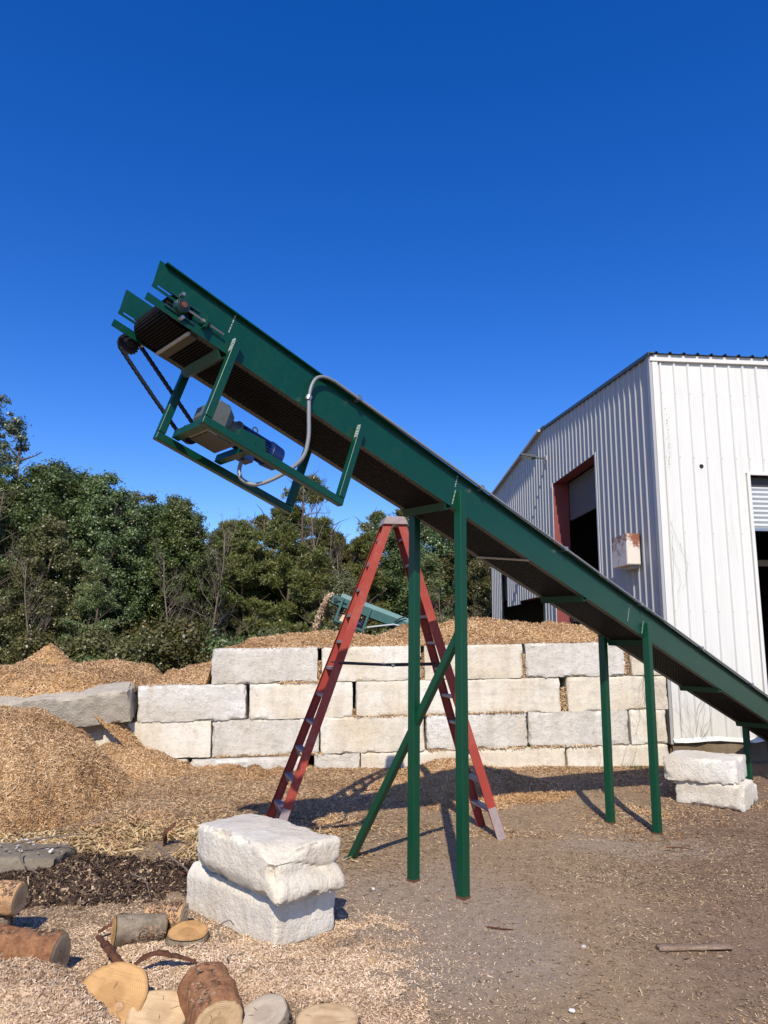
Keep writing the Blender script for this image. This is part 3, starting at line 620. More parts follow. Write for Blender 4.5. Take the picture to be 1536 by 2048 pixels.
# roof: ribbed panels of both slopes
RT = .03
def roof_fn(side):
    def fn(e, h, t):     # e along the building, h rib height, t 0..1 eave->ridge
        over = -.14 if side == 0 else -.10
        s = over + (SPAN / 2 - over) * t if side == 0 else SPAN - over + (SPAN / 2 - SPAN + over) * t
        z = EAVE + RT + (RIDGE - EAVE) * ((s if side == 0 else SPAN - s) / (SPAN / 2)) + h * 1.3
        return BC + Gd * s + Ed * e + Vector((0, 0, z))
    return fn
for side, e0 in ((0, -.06), (1, -.13)):
    e = e0
    while e < LEN: rib_panel(e, 3, roof_fn(side), lambda s: 0.0, lambda s: 1.0, 'roof_panel', 'roof_dark', bld); e += 3 * PITCHR
MB().box((-.30, -.06, 0), (.30, LEN, .05), lambda s, e, z: BC + Gd * (SPAN / 2 + s) + Ed * e + Vector((0, 0, RIDGE + .05 + z - abs(s) * .08))).build('ridge_cap', 'roof_dark', bld)
# rake trims
m = MB(); m.hexa([gp(-.1, -.03, EAVE - .02), gp(-.1, .07, EAVE - .02), gp(SPAN / 2, .07, RIDGE - .02), gp(SPAN / 2, -.03, RIDGE - .02), gp(-.1, -.03, EAVE + .06), gp(-.1, .07, EAVE + .06), gp(SPAN / 2, .07, RIDGE + .06), gp(SPAN / 2, -.03, RIDGE + .06)])
m.build('rake_trim', 'roof_dark', bld)
m = MB(); m.hexa([gp(SPAN / 2, -.03, RIDGE - .05), gp(SPAN / 2, .15, RIDGE - .05), gp(SPAN + .15, .15, EAVE - .05), gp(SPAN + .15, -.03, EAVE - .05), gp(SPAN / 2, -.03, RIDGE + .03), gp(SPAN / 2, .15, RIDGE + .03), gp(SPAN + .15, .15, EAVE + .03), gp(SPAN + .15, -.03, EAVE + .03)])
m.build('rake_trim', 'trim_grey', bld, label='pale overhanging rake board on the far roof slope')
# corner trim and eave trim with scalloped closure
MB().hexa([gp(-.045, .045, .32), gp(.09, .045, .32), gp(.09, -.02, .32), gp(-.045, -.02, .32), gp(-.045, .045, EAVE), gp(.09, .045, EAVE), gp(.09, -.02, EAVE), gp(-.045, -.02, EAVE)]).build('corner_trim', 'wall_white_shaded', bld, .008)
MB().box((.02, .046, .34), (.14, .052, EAVE - .01), ep).build('corner_trim', 'wall_white', bld)
MB().box((-.03, .0, EAVE - .13), (LEN, .075, EAVE + .02), ep).build('eave_trim', 'wall_white', bld, .006)
# foundation and bent base flashing
MB().box((.0, -.08, -.3), (LEN, .02, .38), ep).build('foundation', 'foundation', bld)
MB().box((0.05, -.08, -.3), (8.1, .02, .30), gp).build('foundation', 'foundation', bld)
m = MB(); g = np.random.default_rng(5); n = 40; zs = .43 + g.normal(0, .018, n); od = .05 + np.abs(g.normal(0, .03, n)); ss = np.linspace(0, 9, n)
for i in range(n - 1): m.poly([ep(ss[i], .035, zs[i] + .03), ep(ss[i + 1], .035, zs[i + 1] + .03), ep(ss[i + 1], od[i + 1] + .02, zs[i + 1] - .05), ep(ss[i], od[i] + .02, zs[i] - .05)])
m.build('base_flashing', 'wall_white', bld)
# gable roll-up door
dr = bld
jam = MB().box((6.98, -.46, 0), (7.06, .03, 7.1), gp).build('door_jamb', 'red_steel', dr, .004)
for q in (0, 1): MB().cyl(gp(6.975, -.15 - q * .10, 4.5), gp(6.96, -.15 - q * .10, 4.5), .02, n=10).build('bolt_hole', 'hole_black', jam)
MB().box((3.30, -.30, 0), (3.38, -.02, 7.1), gp).build('door_jamb', 'red_steel', dr, .004)
MB().box((3.38, -.36, 7.08), (6.975, -.02, 7.36), gp).build('door_header', 'red_steel', dr, .004)
MB().box((3.30, -.02, 0), (3.385, .04, 7.1), gp).build('door_trim', 'wall_white', dr); MB().box((6.975, .032, 0), (7.06, .045, 7.1), gp).build('door_trim', 'wall_white', dr)
m = MB(); z = 5.93
while z < 7.05: m.hexa([gp(3.4, -.48, z), gp(6.95, -.48, z), gp(6.95, -.52, z), gp(3.4, -.52, z), gp(3.4, -.455, z + .045), gp(6.95, -.455, z + .045), gp(6.95, -.50, z + .045), gp(3.4, -.50, z + .045)]); m.hexa([gp(3.4, -.455, z + .045), gp(6.95, -.455, z + .045), gp(6.95, -.50, z + .045), gp(3.4, -.50, z + .045), gp(3.4, -.48, z + .085), gp(6.95, -.48, z + .085), gp(6.95, -.52, z + .085), gp(3.4, -.52, z + .085)]); z += .085
m.build('door_curtain', 'curtain_dark', dr)
# low opening near the far end, torn edge and hanging sheet
MB().box((8.22, -.25, 3.74), (11.2, -.02, 3.90), gp).build('opening_header', 'red_steel', bld); MB().box((8.14, -.22, 0), (8.22, .02, 3.9), gp).build('opening_jamb', 'trim_grey', bld)
MB().box((8.22, -2.2, 3.05), (13.2, -2.1, 3.15), gp).build('inner_beam', 'trim_grey', bld); MB().box((12.0, -1.2, 0), (12.12, -1.08, 3.7), gp).build('inner_post', 'trim_grey', bld)
m = MB(); g = np.random.default_rng(9); zz = np.linspace(.3, 5.6, 34); ed = 13.98 - np.abs(g.normal(0, .09, 34))
for i in range(33): m.poly([gp(14.06, .012, zz[i]), gp(ed[i], .02 + g.uniform(0, .03), zz[i]), gp(ed[i + 1], .02 + g.uniform(0, .03), zz[i + 1]), gp(14.06, .012, zz[i + 1])])
m.build('torn_edge', 'insulation', bld)
# eave-wall door
MB().box((1.93, .0, .05), (2.0, .06, 5.80), ep).build('door_trim', 'wall_white', dr, .004); MB().box((1.93, .0, 5.76), (6.25, .058, 5.82), ep).build('door_trim', 'wall_white', dr, .004)
MB().box((2.0, -.3, 5.52), (6.2, -.13, 5.76), ep).build('door_header', 'dull_or_shaded_steel', dr)  # red lintel in shade, its shadow put into this dull dark colour
MB().box((6.2, -.3, 0), (6.28, .0, 5.76), ep).build('door_jamb', 'red_steel', dr)
m = MB(); z = 4.66
while z < 5.5: m.hexa([ep(2.0, -.14, z), ep(6.2, -.14, z), ep(6.2, -.18, z), ep(2.0, -.18, z), ep(2.0, -.11, z + .05), ep(6.2, -.11, z + .05), ep(6.2, -.16, z + .05), ep(2.0, -.16, z + .05)]); m.hexa([ep(2.0, -.11, z + .05), ep(6.2, -.11, z + .05), ep(6.2, -.16, z + .05), ep(2.0, -.16, z + .05), ep(2.0, -.14, z + .1), ep(6.2, -.14, z + .1), ep(6.2, -.18, z + .1), ep(2.0, -.18, z + .1)]); z += .1
m.build('door_curtain', 'curtain_grey', dr)
MB().box((2.0, -.20, 4.60), (6.2, -.10, 4.655), ep).build('curtain_bar', 'steel', dr)
MB().box((1.9, -3.1, 4.2), (7, -3.0, 4.35), ep).build('inner_beam', 'trim_grey', bld)
# bullet-like dent hole
MB().cyl(ep(.98, .0, 5.93), ep(.98, .012, 5.93), .045, n=12).build('wall_hole', 'hole_black', bld)
# screws along the girts
m = MB()
for zg in (1.3, 2.9, 4.5, 6.1, 7.5):
    for q in range(0, 40):
        s = q * PITCHR + .06 + .153
        if ez_bottom(s) < zg: m.box((s - .008, .034, zg - .008), (s + .008, .042, zg + .008), ep)
prop(m.build('panel_screws', 'trim_grey', bld), kind='stuff')
# wall lamp on the gable
t = thing('wall_lamp', tuple(gp(7.58, 0, 8.0)), 'grey flood light on an arm near the gable ridge', 'lamp')
MB().box((7.50, .034, 7.96), (7.66, .06, 8.12), gp).build('wall_plate', 'trim_grey', t)
MB().beam(gp(7.58, .05, 8.03), gp(7.60, .42, 8.05), .06, .05).build('arm', 'roof_dark', t, .005)
hd = MB().hexa([gp(7.44, .38, 8.02), gp(7.76, .38, 8.02), gp(7.72, .86, 8.10), gp(7.48, .86, 8.10), gp(7.44, .38, 8.12), gp(7.76, .38, 8.12), gp(7.72, .86, 8.16), gp(7.48, .86, 8.16)]).build('lamp_head', 'roof_dark', t, .01)
MB().hexa([gp(7.48, .50, 8.025), gp(7.72, .50, 8.025), gp(7.70, .83, 8.083), gp(7.5, .83, 8.083), gp(7.48, .50, 8.04), gp(7.72, .50, 8.04), gp(7.70, .83, 8.095), gp(7.5, .83, 8.095)]).build('lens', 'lens_grey', hd)
# rusty box on the gable
t = thing('junction_box', tuple(gp(1.3, .2, 4.28)), 'rusty white metal box fixed to the gable wall', 'metal box')
MB().box((.92, .036, 3.93), (1.72, .34, 4.62), gp).build('housing', 'rusty_white', t, .008)
MB().box((.905, .045, 3.95), (.918, .33, 4.60), gp).build('cover', 'rusty_white', t, .003)
MB().box((1.0, .036, 3.86), (1.5, .22, 3.928), gp).build('base_rail', 'trim_grey', t)
# dead vines
def vine(name, label, start, n, fn, seed, down=True):
    g = np.random.default_rng(seed); m = MB()
    for b in range(n):
        s, z = start[0] + g.normal(0, .08), start[1] + g.normal(0, .2); pts = []; ds = g.normal(0, .02)
        for k in range(int(g.integers(7, 16))):
            pts.append(fn(s, .045 + g.uniform(0, .02), z)); ds = ds * .7 + g.normal(0, .03); s += ds; z += (-1 if down else 1) * g.uniform(.05, .13)
        m.tube(pts, [.0025 * (1 - .7 * i / len(pts)) for i in range(len(pts))], 4)
    return prop(m.build(name, 'vine_dead', None), label, 'vine')
vine('dead_vine', 'dead vine clinging to the white wall beside the corner, halfway up', (.25, 4.4), 4, ep, 61)
vine('dead_vine', 'dead vines climbing the foot of the white wall beside the block wall', (.45, .4), 12, ep, 63, False)
vine('dead_vine', 'dead vine tendrils hanging over the right end of the block wall', (-.4, 1.72), 12, lambda s, a, z: Vector(wall_pt(s, -a + .02, z)), 64)
vine('dead_vine', 'bare stems climbing the lower blocks between the second pair of posts', (-1.3, .0), 5, lambda s, a, z: Vector(wall_pt(s, -a - .05, z)), 65, False)
g = np.random.default_rng(3); m = MB()   # flaked rust streak
for q in range(18):
    z = 7.1 - q * .07 + g.normal(0, .02); s = .27 + .0012 * q * q * .5 * .1 + g.normal(0, .012); h = g.uniform(.008, .028); m.box((s, .052, z), (s + g.uniform(.005, .016), .056, z + h), ep)
m.build('rust_streak', 'rust_red', bld)

# ------------------------------------------------------------------ main conveyor
CP = Vector((.6953, 6.8186, 3.4795)); AZ, SLP = .735673, .321637
cd = Vector((math.cos(AZ) * math.cos(SLP), math.sin(AZ) * math.cos(SLP), -math.sin(SLP))); cv_ = Vector((-math.sin(AZ), math.cos(AZ), 0)); cw = cd.cross(cv_); cw = cw if cw.z > 0 else -cw
CW = .58; PH = .33; T = .008
def cf(u, v, w_): return CP + cd * u + cv_ * v + cw * w_
dh = Vector((math.cos(AZ), math.sin(AZ), 0))
conv = thing('belt_conveyor', (.70, 6.85, 0), 'tall green inclined belt conveyor on square posts crossing the yard', 'conveyor')
UEND = 10.3
def side_plate(v0, v1, label):
    m = MB(); b = lambda u0, u1, w0, w1: m.box((u0, v0, w0), (u1, v1, w1), cf)
    m.hexa([cf(-3.38, v0, .150), cf(-2.9, v0, .150), cf(-2.9, v1, .150), cf(-3.38, v1, .150), cf(-3.40, v0, PH), cf(-2.9, v0, PH), cf(-2.9, v1, PH), cf(-3.40, v1, PH)])
    b(-3.38, -3.345, .112, .150); b(-3.345, -3.05, .112, .132)            # tongue under the slot
    b(-3.385, -3.03, -.008, .052)                                          # lower fork
    b(-3.05, -2.9, .112, .150); b(-3.03, -2.9, -.008, .112)
    b(-2.9, UEND, -.008, PH)
    o = m.build('side_plate', 'green_paint', conv, 0.0)
    if label: o['label'] = label
    return o
sp = side_plate(-T, 0, 'front side plate with forked head end'); sp2 = side_plate(CW, CW + T, None)
for s_, (v0, v1) in ((sp, (-.045, -T)), (sp2, (CW + T, CW + .045))):
    MB().box((-3.36, v0, PH - .010), (UEND, v1, PH), cf).build('top_lip', 'green_paint', s_)
for s_, (v0, v1) in ((sp, (.001, .055)), (sp2, (CW - .055, CW - .001))):
    MB().box((-3.0, v0, -.008), (UEND, v1, -.001), cf).build('bottom_flange', 'olive_flange', s_)
# plate splice welds
for (u, w0, w1) in ((-2.742, .16, PH - .012), (.0 - .09, .20, PH - .015), (3.25, .05, .22)):
    g = np.random.default_rng(int(abs(u) * 10)); m = MB(); wq = w0
    while wq < w1: h = g.uniform(.006, .016); m.box((u - .004, -T - .004, wq), (u + .004, -T - .0005, wq + h), cf); wq += h + g.uniform(.003, .012)
    m.build('weld_seam', 'weld_bare', sp)
# belt: top run, head wrap, return run
UP, WP, RP = -3.14, .098, .105
pr = [(UEND, WP + RP), (UP, WP + RP)]
pr += [(UP - RP * math.sin(a), WP + RP * math.cos(a)) for a in np.linspace(0.15, math.pi - .15, 14)] + [(UP, WP - RP), (UEND, WP - RP + .012)]
m = MB()
for (u0, w0), (u1, w1) in zip(pr, pr[1:]): m.poly([cf(u0, .03, w0), cf(u1, .03, w1), cf(u1, CW - .03, w1), cf(u0, CW - .03, w0)])
belt_o = m.build('belt', 'belt_rubber', conv, smooth_=True)
# raised tread of the rough-top belt (wrap and return run), far too many nubs to pick apart
def nub_strip():
    V = []; Fl = []; path = pr[1:]; pts = []; acc = 0; st = .024
    for (u0, w0), (u1, w1) in zip(path, path[1:]):
        L = math.hypot(u1 - u0, w1 - w0); d = acc
        while d < L: t = d / L; pts.append((u0 + (u1 - u0) * t, w0 + (w1 - w0) * t, (u1 - u0) / L, (w1 - w0) / L)); d += st
        acc = d - L
    for i, (u, wq, tu, tw) in enumerate(pts):
        nu, nw = tw, -tu                                    # outward from the loop
        if (nu * (u - UP) + nw * (wq - WP)) < 0: nu, nw = -nu, -nw
        if u > 0: nu, nw = 0, -1
        for k in range(21):
            v = .045 + (k + (.5 if i % 2 else 0)) * (CW - .09) / 21
            if v > CW - .04: continue
            a = .0075; h = .006; b = len(V)
            for (du, dv) in ((-a, -a), (a, -a), (a, a), (-a, a)): V.append(tuple(cf(u + tu * du, v + dv, wq + tw * du)))
            for (du, dv) in ((-a * .6, -a * .6), (a * .6, -a * .6), (a * .6, a * .6), (-a * .6, a * .6)): V.append(tuple(cf(u + tu * du + nu * h, v + dv, wq + tw * du + nw * h)))
            Fl += [(b + 4, b + 5, b + 6, b + 7), (b, b + 1, b + 5, b + 4), (b + 1, b + 2, b + 6, b + 5), (b + 2, b + 3, b + 7, b + 6), (b + 3, b, b + 4, b + 7)]
    return prop(np_mesh('belt_tread', V, Fl, 'tread_rubber', parent=belt_o), kind='stuff')
nub_strip()
MB().cyl(cf(UP, .035, WP), cf(UP, CW - .035, WP), RP - .008, n=28).build('head_pulley', 'dark_metal', conv, smooth_=True)
MB().cyl(cf(UP, -.075, WP), cf(UP, CW + .12, WP), .022, n=16).build('pulley_shaft', 'rust_red', conv, smooth_=True)
for v, sgn in ((-T, -1), (CW + T, 1)):
    br = MB().cyl(cf(UP, v + sgn * .004, WP), cf(UP, v + sgn * .05, WP), .062, .052, 24).build('bearing', 'grease_green', conv, .004)
    MB().cyl(cf(UP, v + sgn * .048, WP), cf(UP, v + sgn * .058, WP), .040, n=20).build('bearing_ring', 'dark_metal', br, .002)
    MB().box((UP - .11, v + sgn * .001, WP - .066), (UP + .13, v + sgn * .012, WP - .048), cf).build('guide_rail', 'grease_green', br); MB().box((UP - .11, v + sgn * .001, WP + .05), (UP + .13, v + sgn * .012, WP + .066), cf).build('guide_rail', 'grease_green', br)
    for (du, dw) in ((-.03, .082), (.03, -.085)):
        MB().cyl(cf(UP + du, v, WP + dw), cf(UP + du, v + sgn * .05, WP + dw), .015, n=6).build('bolt', 'steel', br)
    MB().cyl(cf(UP + .05, v + sgn * .030, WP), cf(UP + .36, v + sgn * .030, WP + .002), .008, n=8).build('takeup_rod', 'steel', br)
    MB().box((UP + .195, v + sgn * .001, WP - .05), (UP + .21, v + sgn * .06, WP + .035), cf).build('takeup_lug', 'green_paint', br)
    MB().cyl(cf(UP + .17, v + sgn * .030, WP), cf(UP + .192, v + sgn * .030, WP), .017, n=6).build('nut', 'steel', br); MB().cyl(cf(UP + .212, v + sgn * .030, WP), cf(UP + .234, v + sgn * .030, WP), .017, n=6).build('nut', 'dark_metal', br)
# pan bar under the head and V-shaped cross members
MB().box((-2.99, .03, -.03), (-2.93, CW - .03, -.012), cf).build('pan_bar', 'olive_flange', conv)
MB().cyl(cf(-3.0, .03, -.02), cf(-3.0, CW - .03, -.02), .014, n=10).build('scraper_rod', 'trim_grey', conv)
def vee(u, mat='green_paint', s=.055):
    m = MB(); a = [cf(u - s, -.002, -.009), cf(u, -.002, -.009 - s), cf(u + s, -.002, -.009)]; b = [cf(u - s, CW + .002, -.009), cf(u, CW + .002, -.009 - s), cf(u + s, CW + .002, -.009)]
    i0 = [p + cw * .010 for p in a]; i1 = [p + cw * .010 for p in b]
    m.hexa([a[0], a[1], b[1], b[0], i0[0], i0[1], i1[1], i1[0]]); m.hexa([a[1], a[2], b[2], b[1], i0[1], i0[2], i1[2], i1[1]])
    return m.build('cross_member', mat, conv)
for u in (-2.72, -.12, 2.30, 3.85, 5.9, 7.9, 9.4): vee(u)
MB().beam(cf(1.22, .01, -.012), cf(1.02, CW - .01, -.012), .03, .012, tuple(cw)).build('cross_strap', 'trim_grey', conv)
# posts
LW = .089
def post(u, v, zt_w, name='leg'):
    top = cf(u, v, zt_w); base = Vector((top.x, top.y, -.02)); m = MB(); p = []
    gz = float(ground_h(np.array([top.x]), np.array([top.y]))[0]); base.z = gz - .01
    for c in (base, top):
        for (a, b) in ((-1, -1), (1, -1), (1, 1), (-1, 1)): p.append(c + dh * (a * LW / 2) + cv_ * (b * LW / 2))
    o = m.hexa(p).build(name, 'leg_green', conv, .009)
    MB().hexa([q + dh * (a * .001) + cv_ * (b * .001) for q, (a, b) in zip([Vector((q.x, q.y, gz - .012)) for q in p[:4]] + [Vector((q.x, q.y, gz + .022)) for q in p[:4]], [(-1, -1), (1, -1), (1, 1), (-1, 1)] * 2)]).build('base_rust', 'rust_red', o)
    g = np.random.default_rng(int(u * 10 + 50)); m = MB(); wq = .02
    while wq < zt_w - .005:
        h = g.uniform(.005, .014); m.box((u - LW / 2 - .010, -T - .005, wq), (u - LW / 2, -T - .0005, wq + h), cf); wq += h + g.uniform(.002, .012)
    if v < .1: m.build('weld_seam', 'weld_bare', o)
    return o
vf, vb = -.024, CW + .020
for u in (-.025, 3.66, 8.25): post(u, vf, .175); post(u, vb, .175)
b0 = cf(0.0, 0, 0); b0 = Vector((b0.x, b0.y, 0)) + dh * .057
b1 = b0 - dh * .025
MB().beam(b1 + cv_ * 1.52, b0 + cv_ * .0 + Vector((0, 0, 2.33)), .070, .070, tuple(dh)).build('brace', 'leg_green', conv, .006)
bp = b1 + cv_ * 1.525; MB().box((bp.x - .07, bp.y - .05, -.005), (bp.x + .05, bp.y + .05, .012)).build('foot_plate', 'leg_green', conv)
# hanging motor frame
FW = .064
def bar(p0, p1, up, name='frame_bar', wd=FW): return MB().beam(p0, p1, wd, wd, tuple(up)).build(name, 'green_paint', conv, .008)
for v, uo in ((-T - FW / 2 - .001, 0.0), (CW + T + FW / 2 + .001, -.045)):
    ua, ub = -2.665 + uo, -1.36 + uo
    bar(cf(ua, v, -.566), cf(ua, v, .115), cd, 'hanger'); bar(cf(ub, v, -.566), cf(ub, v, .115), cd, 'hanger')
    bar(cf(ua - FW / 2, v, -.599), cf(ub + FW / 2, v, -.599), cw, 'frame_bar')
    for uu in (ua, ub):      # ground-back mill highlights of the welds
        g = np.random.default_rng(int(abs(uu) * 100)); m = MB(); wq = .0
        while wq < .11: h = g.uniform(.006, .014); m.box((uu - FW / 2 - .006, min(v, v) - FW / 2 + .0, wq), (uu - FW / 2 - .0005, v + FW / 2 * .2, wq + h), cf); wq += h + g.uniform(.004, .01)
        if v < 0: m.build('weld_seam', 'weld_bare', conv)
# motor cradle angles
va, vb2 = -.03, CW + .03
for (u, h) in ((-2.60, .0), (-2.20, .0)):
    MB().box((u - .03, va + .035, -.570), (u + .03, vb2 - .035, -.560), cf).build('cradle_angle', 'green_paint', conv); MB().box((u - .03, va + .035, -.560), (u - .022, vb2 - .035, -.505), cf).build('cradle_angle', 'green_paint', conv)
MB().box((-2.53, .16, -.556), (-2.30, .46, -.548), cf).build('mount_plate', 'dull_or_shaded_steel', conv)
MB().hexa([cf(-2.36, .02, -.53), cf(-2.10, .02, -.53), cf(-2.10, .10, -.53), cf(-2.36, .10, -.53), cf(-2.36, .02, -.46), cf(-2.14, .02, -.44), cf(-2.14, .10, -.44), cf(-2.36, .10, -.46)]).build('gusset', 'green_paint', conv)
# gearbox: octagonal head on a flared foot
gb = MB(); um, vm, wm = -2.47, .33, -.36
oct_ = [(math.cos(a), math.sin(a)) for a in [math.pi / 8 + i * math.pi / 4 for i in range(8)]]
m = MB(); ring = lambda v, r, du=0: [cf(um + du + r * a, v, wm + r * b) for a, b in oct_]
lv = [(.20, .105), (.22, .125), (.42, .125), (.44, .105)]; base = 0; allr = [ring(v, r) for v, r in lv]
for a, b in zip(allr, allr[1:]):
    for i in range(8): m.poly([a[i], a[(i + 1) % 8], b[(i + 1) % 8], b[i]])
m.poly(allr[0]); m.poly(allr[-1]); gbx = m.build('gearbox', 'gearbox_grey', conv, .008)
MB().hexa([cf(-2.57, .17, -.545), cf(-2.33, .17, -.545), cf(-2.33, .47, -.545), cf(-2.57, .47, -.545), cf(-2.55, .21, -.44), cf(-2.37, .21, -.44), cf(-2.37, .43, -.44), cf(-2.55, .43, -.44)]).build('gearbox_foot', 'gearbox_pale', gbx, .01)
MB().cyl(cf(-2.36, vm, wm - .02), cf(-2.27, vm, wm - .02), .085, .095, 24).build('adapter_flange', 'gearbox_grey', gbx, .004)
# motor with fins, cover and eye bolt
mr = .092; wmo = wm - .02
mot = MB().cyl(cf(-2.27, vm, wmo), cf(-1.92, vm, wmo), mr, n=28).build('motor', 'motor_blue', conv, .004)
m = MB()
for q in range(28):
    a = 2 * math.pi * q / 28; x, y = math.cos(a), math.sin(a)
    m.hexa([cf(-2.25, vm + x * mr + y * .003, wmo + y * mr - x * .003), cf(-1.96, vm + x * mr + y * .003, wmo + y * mr - x * .003), cf(-1.96, vm + x * mr - y * .003, wmo + y * mr + x * .003), cf(-2.25, vm + x * mr - y * .003, wmo + y * mr + x * .003), cf(-2.25, vm + x * (mr + .012) + y * .002, wmo + y * (mr + .012) - x * .002), cf(-1.96, vm + x * (mr + .012) + y * .002, wmo + y * (mr + .012) - x * .002), cf(-1.96, vm + x * (mr + .012) - y * .002, wmo + y * (mr + .012) + x * .002), cf(-2.25, vm + x * (mr + .012) - y * .002, wmo + y * (mr + .012) + x * .002)])
m.build('cooling_fins', 'motor_blue', mot)
MB().cyl(cf(-1.94, vm, wmo), cf(-1.82, vm, wmo), mr + .022, mr + .010, 28).build('fan_cover', 'motor_blue', mot, .008)
MB().cyl(cf(-2.275, vm, wmo), cf(-2.25, vm, wmo), mr + .02, n=28).build('end_bell', 'gearbox_grey', mot, .004)
MB().box((-2.20, vm - .06, wmo - .165), (-2.05, vm + .06, wmo - .08), cf).build('terminal_box', 'motor_blue', mot, .006)
m = MB(); m.tube([cf(-2.10 + .024 * math.cos(a), vm, wmo + mr + .035 + .024 * math.sin(a)) for a in np.linspace(-1.4, 4.5, 14)], .007, 6); m.build('eye_bolt', 'steel', mot, smooth_=True)
# drive sprockets and chain on the far side
def sprocket(u, w_, r, teeth, name):
    m = MB(); v0, v1 = CW + .085, CW + .098; n = teeth * 4; o1 = []; o2 = []
    for i in range(n):
        a = 2 * math.pi * i / n; rr = r * (1.06 if i % 4 in (1, 2) else .93); o1.append(cf(u + rr * math.cos(a), v0, w_ + rr * math.sin(a))); o2.append(cf(u + rr * math.cos(a), v1, w_ + rr * math.sin(a)))
    m.poly(o1); m.poly(o2)
    for i in range(n): m.poly([o1[i], o1[(i + 1) % n], o2[(i + 1) % n], o2[i]])
    m.cyl(cf(u, CW + .05, w_), cf(u, CW + .12, w_), r * .45, n=16)
    return m.build(name, 'dark_metal', conv)
S1, S2 = (UP, WP - .0, .075), (um - .0, wm - .06, .075)
S1 = (-3.19, -.02, .078)
sprocket(*S1, 18, 'sprocket'); sprocket(*S2, 18, 'sprocket')
MB().cyl(cf(S2[0], .43, S2[1]), cf(S2[0], CW + .12, S2[1]), .02, n=12).build('drive_shaft', 'steel', conv)
MB().beam(cf(S1[0], CW + .06, S1[1]), cf(UP, CW + .06, WP), .05, .02, tuple(cw)).build('sprocket_hanger', 'dark_metal', conv)
du, dw = S2[0] - S1[0], S2[1] - S1[1]; Ld = math.hypot(du, dw); ax, ay = du / Ld, dw / Ld; px_, py_ = -ay, ax; path = []
a0 = math.atan2(py_, px_)
for i in range(60): t = i / 60; path.append((S1[0] + px_ * S1[2] + du * t, S1[1] + py_ * S1[2] + dw * t))
for i in range(12): a = a0 - math.pi * i / 12; path.append((S2[0] + S2[2] * math.cos(a), S2[1] + S2[2] * math.sin(a)))
for i in range(60): t = 1 - i / 60; sag = .006 * math.sin(math.pi * t); path.append((S1[0] - px_ * S1[2] + du * t - px_ * sag, S1[1] - py_ * S1[2] + dw * t - py_ * sag))
for i in range(12): a = a0 - math.pi - math.pi * i / 12; path.append((S1[0] + S1[2] * math.cos(a), S1[1] + S1[2] * math.sin(a)))
cum = [0]
for p, q in zip(path, path[1:] + path[:1]): cum.append(cum[-1] + math.hypot(q[0] - p[0], q[1] - p[1]))
m = MB(); nl = int(cum[-1] / .022)
def at(d):
    d %= cum[-1]; i = int(np.searchsorted(cum, d, 'right') - 1); i = min(i, len(path) - 1); p, q = path[i], path[(i + 1) % len(path)]; t = (d - cum[i]) / max(1e-6, cum[i + 1] - cum[i]); return (p[0] + (q[0] - p[0]) * t, p[1] + (q[1] - p[1]) * t)
for i in range(nl):
    p, q = at(i * cum[-1] / nl), at((i + 1) * cum[-1] / nl); vv = .013 if i % 2 else .009
    for sg in (-1, 1): m.beam(cf(p[0], CW + .092 + sg * vv, p[1]), cf(q[0], CW + .092 + sg * vv, q[1]), .004, .024, tuple(cv_.cross(cw)))
    m.cyl(cf(p[0], CW + .076, p[1]), cf(p[0], CW + .108, p[1]), .010, n=6)
m.build('drive_chain', 'dark_metal', conv)
# conduit from the motor, up over the plate and down the top edge
P = [cf(-2.12, vm, wmo - .17), cf(-2.115, vm - .01, wmo - .26), cf(-2.08, vm - .05, wmo - .335), cf(-1.99, vm - .14, wmo - .345), cf(-1.88, .06, -.60), cf(-1.82, -.05, -.45), cf(-1.835, -.075, -.28), cf(-1.90, -.07, -.08), cf(-1.945, -.062, .06)]
MB().tube(spline(P, 7), .0165, 10).build('flexible_conduit', 'conduit_grey', conv, smooth_=True)
P = [cf(-1.945, -.062, .06), cf(-1.955, -.062, .16), cf(-1.935, -.062, .25), cf(-1.87, -.062, .305), cf(-1.77, -.062, .328), cf(-1.6, -.062, .332), cf(0, -.066, .335), cf(3, -.066, .335), cf(6, -.066, .335), cf(UEND, -.066, .335)]
MB().tube(spline(P, 7), .014, 10).build('rigid_conduit', 'conduit_grey', conv, smooth_=True)
for u in (-1.5, .2, 1.7, 3.4, 5.1, 6.8): MB().box((u, -.09, .310), (u + .03, -.012, .356), cf).build('conduit_clamp', 'steel', conv)
MB().cyl(cf(-1.945, -.062, .03), cf(-1.945, -.062, .07), .026, n=12).build('conduit_coupling', 'steel', conv, .003)
# splices in the skirting, hopper board at the low end
hb = MB(); hb.hexa([cf(7.75, CW + .01, .31), cf(UEND, CW + .01, .31), cf(UEND, CW + .018, .31), cf(7.75, CW + .018, .31), cf(8.0, CW + .03, .72), cf(UEND, CW + .25, .90), cf(UEND, CW + .26, .90), cf(8.0, CW + .038, .72)])
hb.build('hopper_board', 'green_paint', conv)
MB().box((UEND - .02, 0, -.008), (UEND, CW, PH), cf).build('tail_plate', 'green_paint', conv)
m = MB(); m.cyl(cf(9.8, .03, .09), cf(9.8, CW - .03, .09), .09, n=20).build('tail_pulley', 'dark_metal', conv, smooth_=True)
# black skirt rubber along the belt edges
for v in (.012, CW - .020): MB().box((-2.6, v, .20), (UEND - .05, v + .008, PH + .012), cf).build('skirt_rubber', 'belt_rubber', conv)

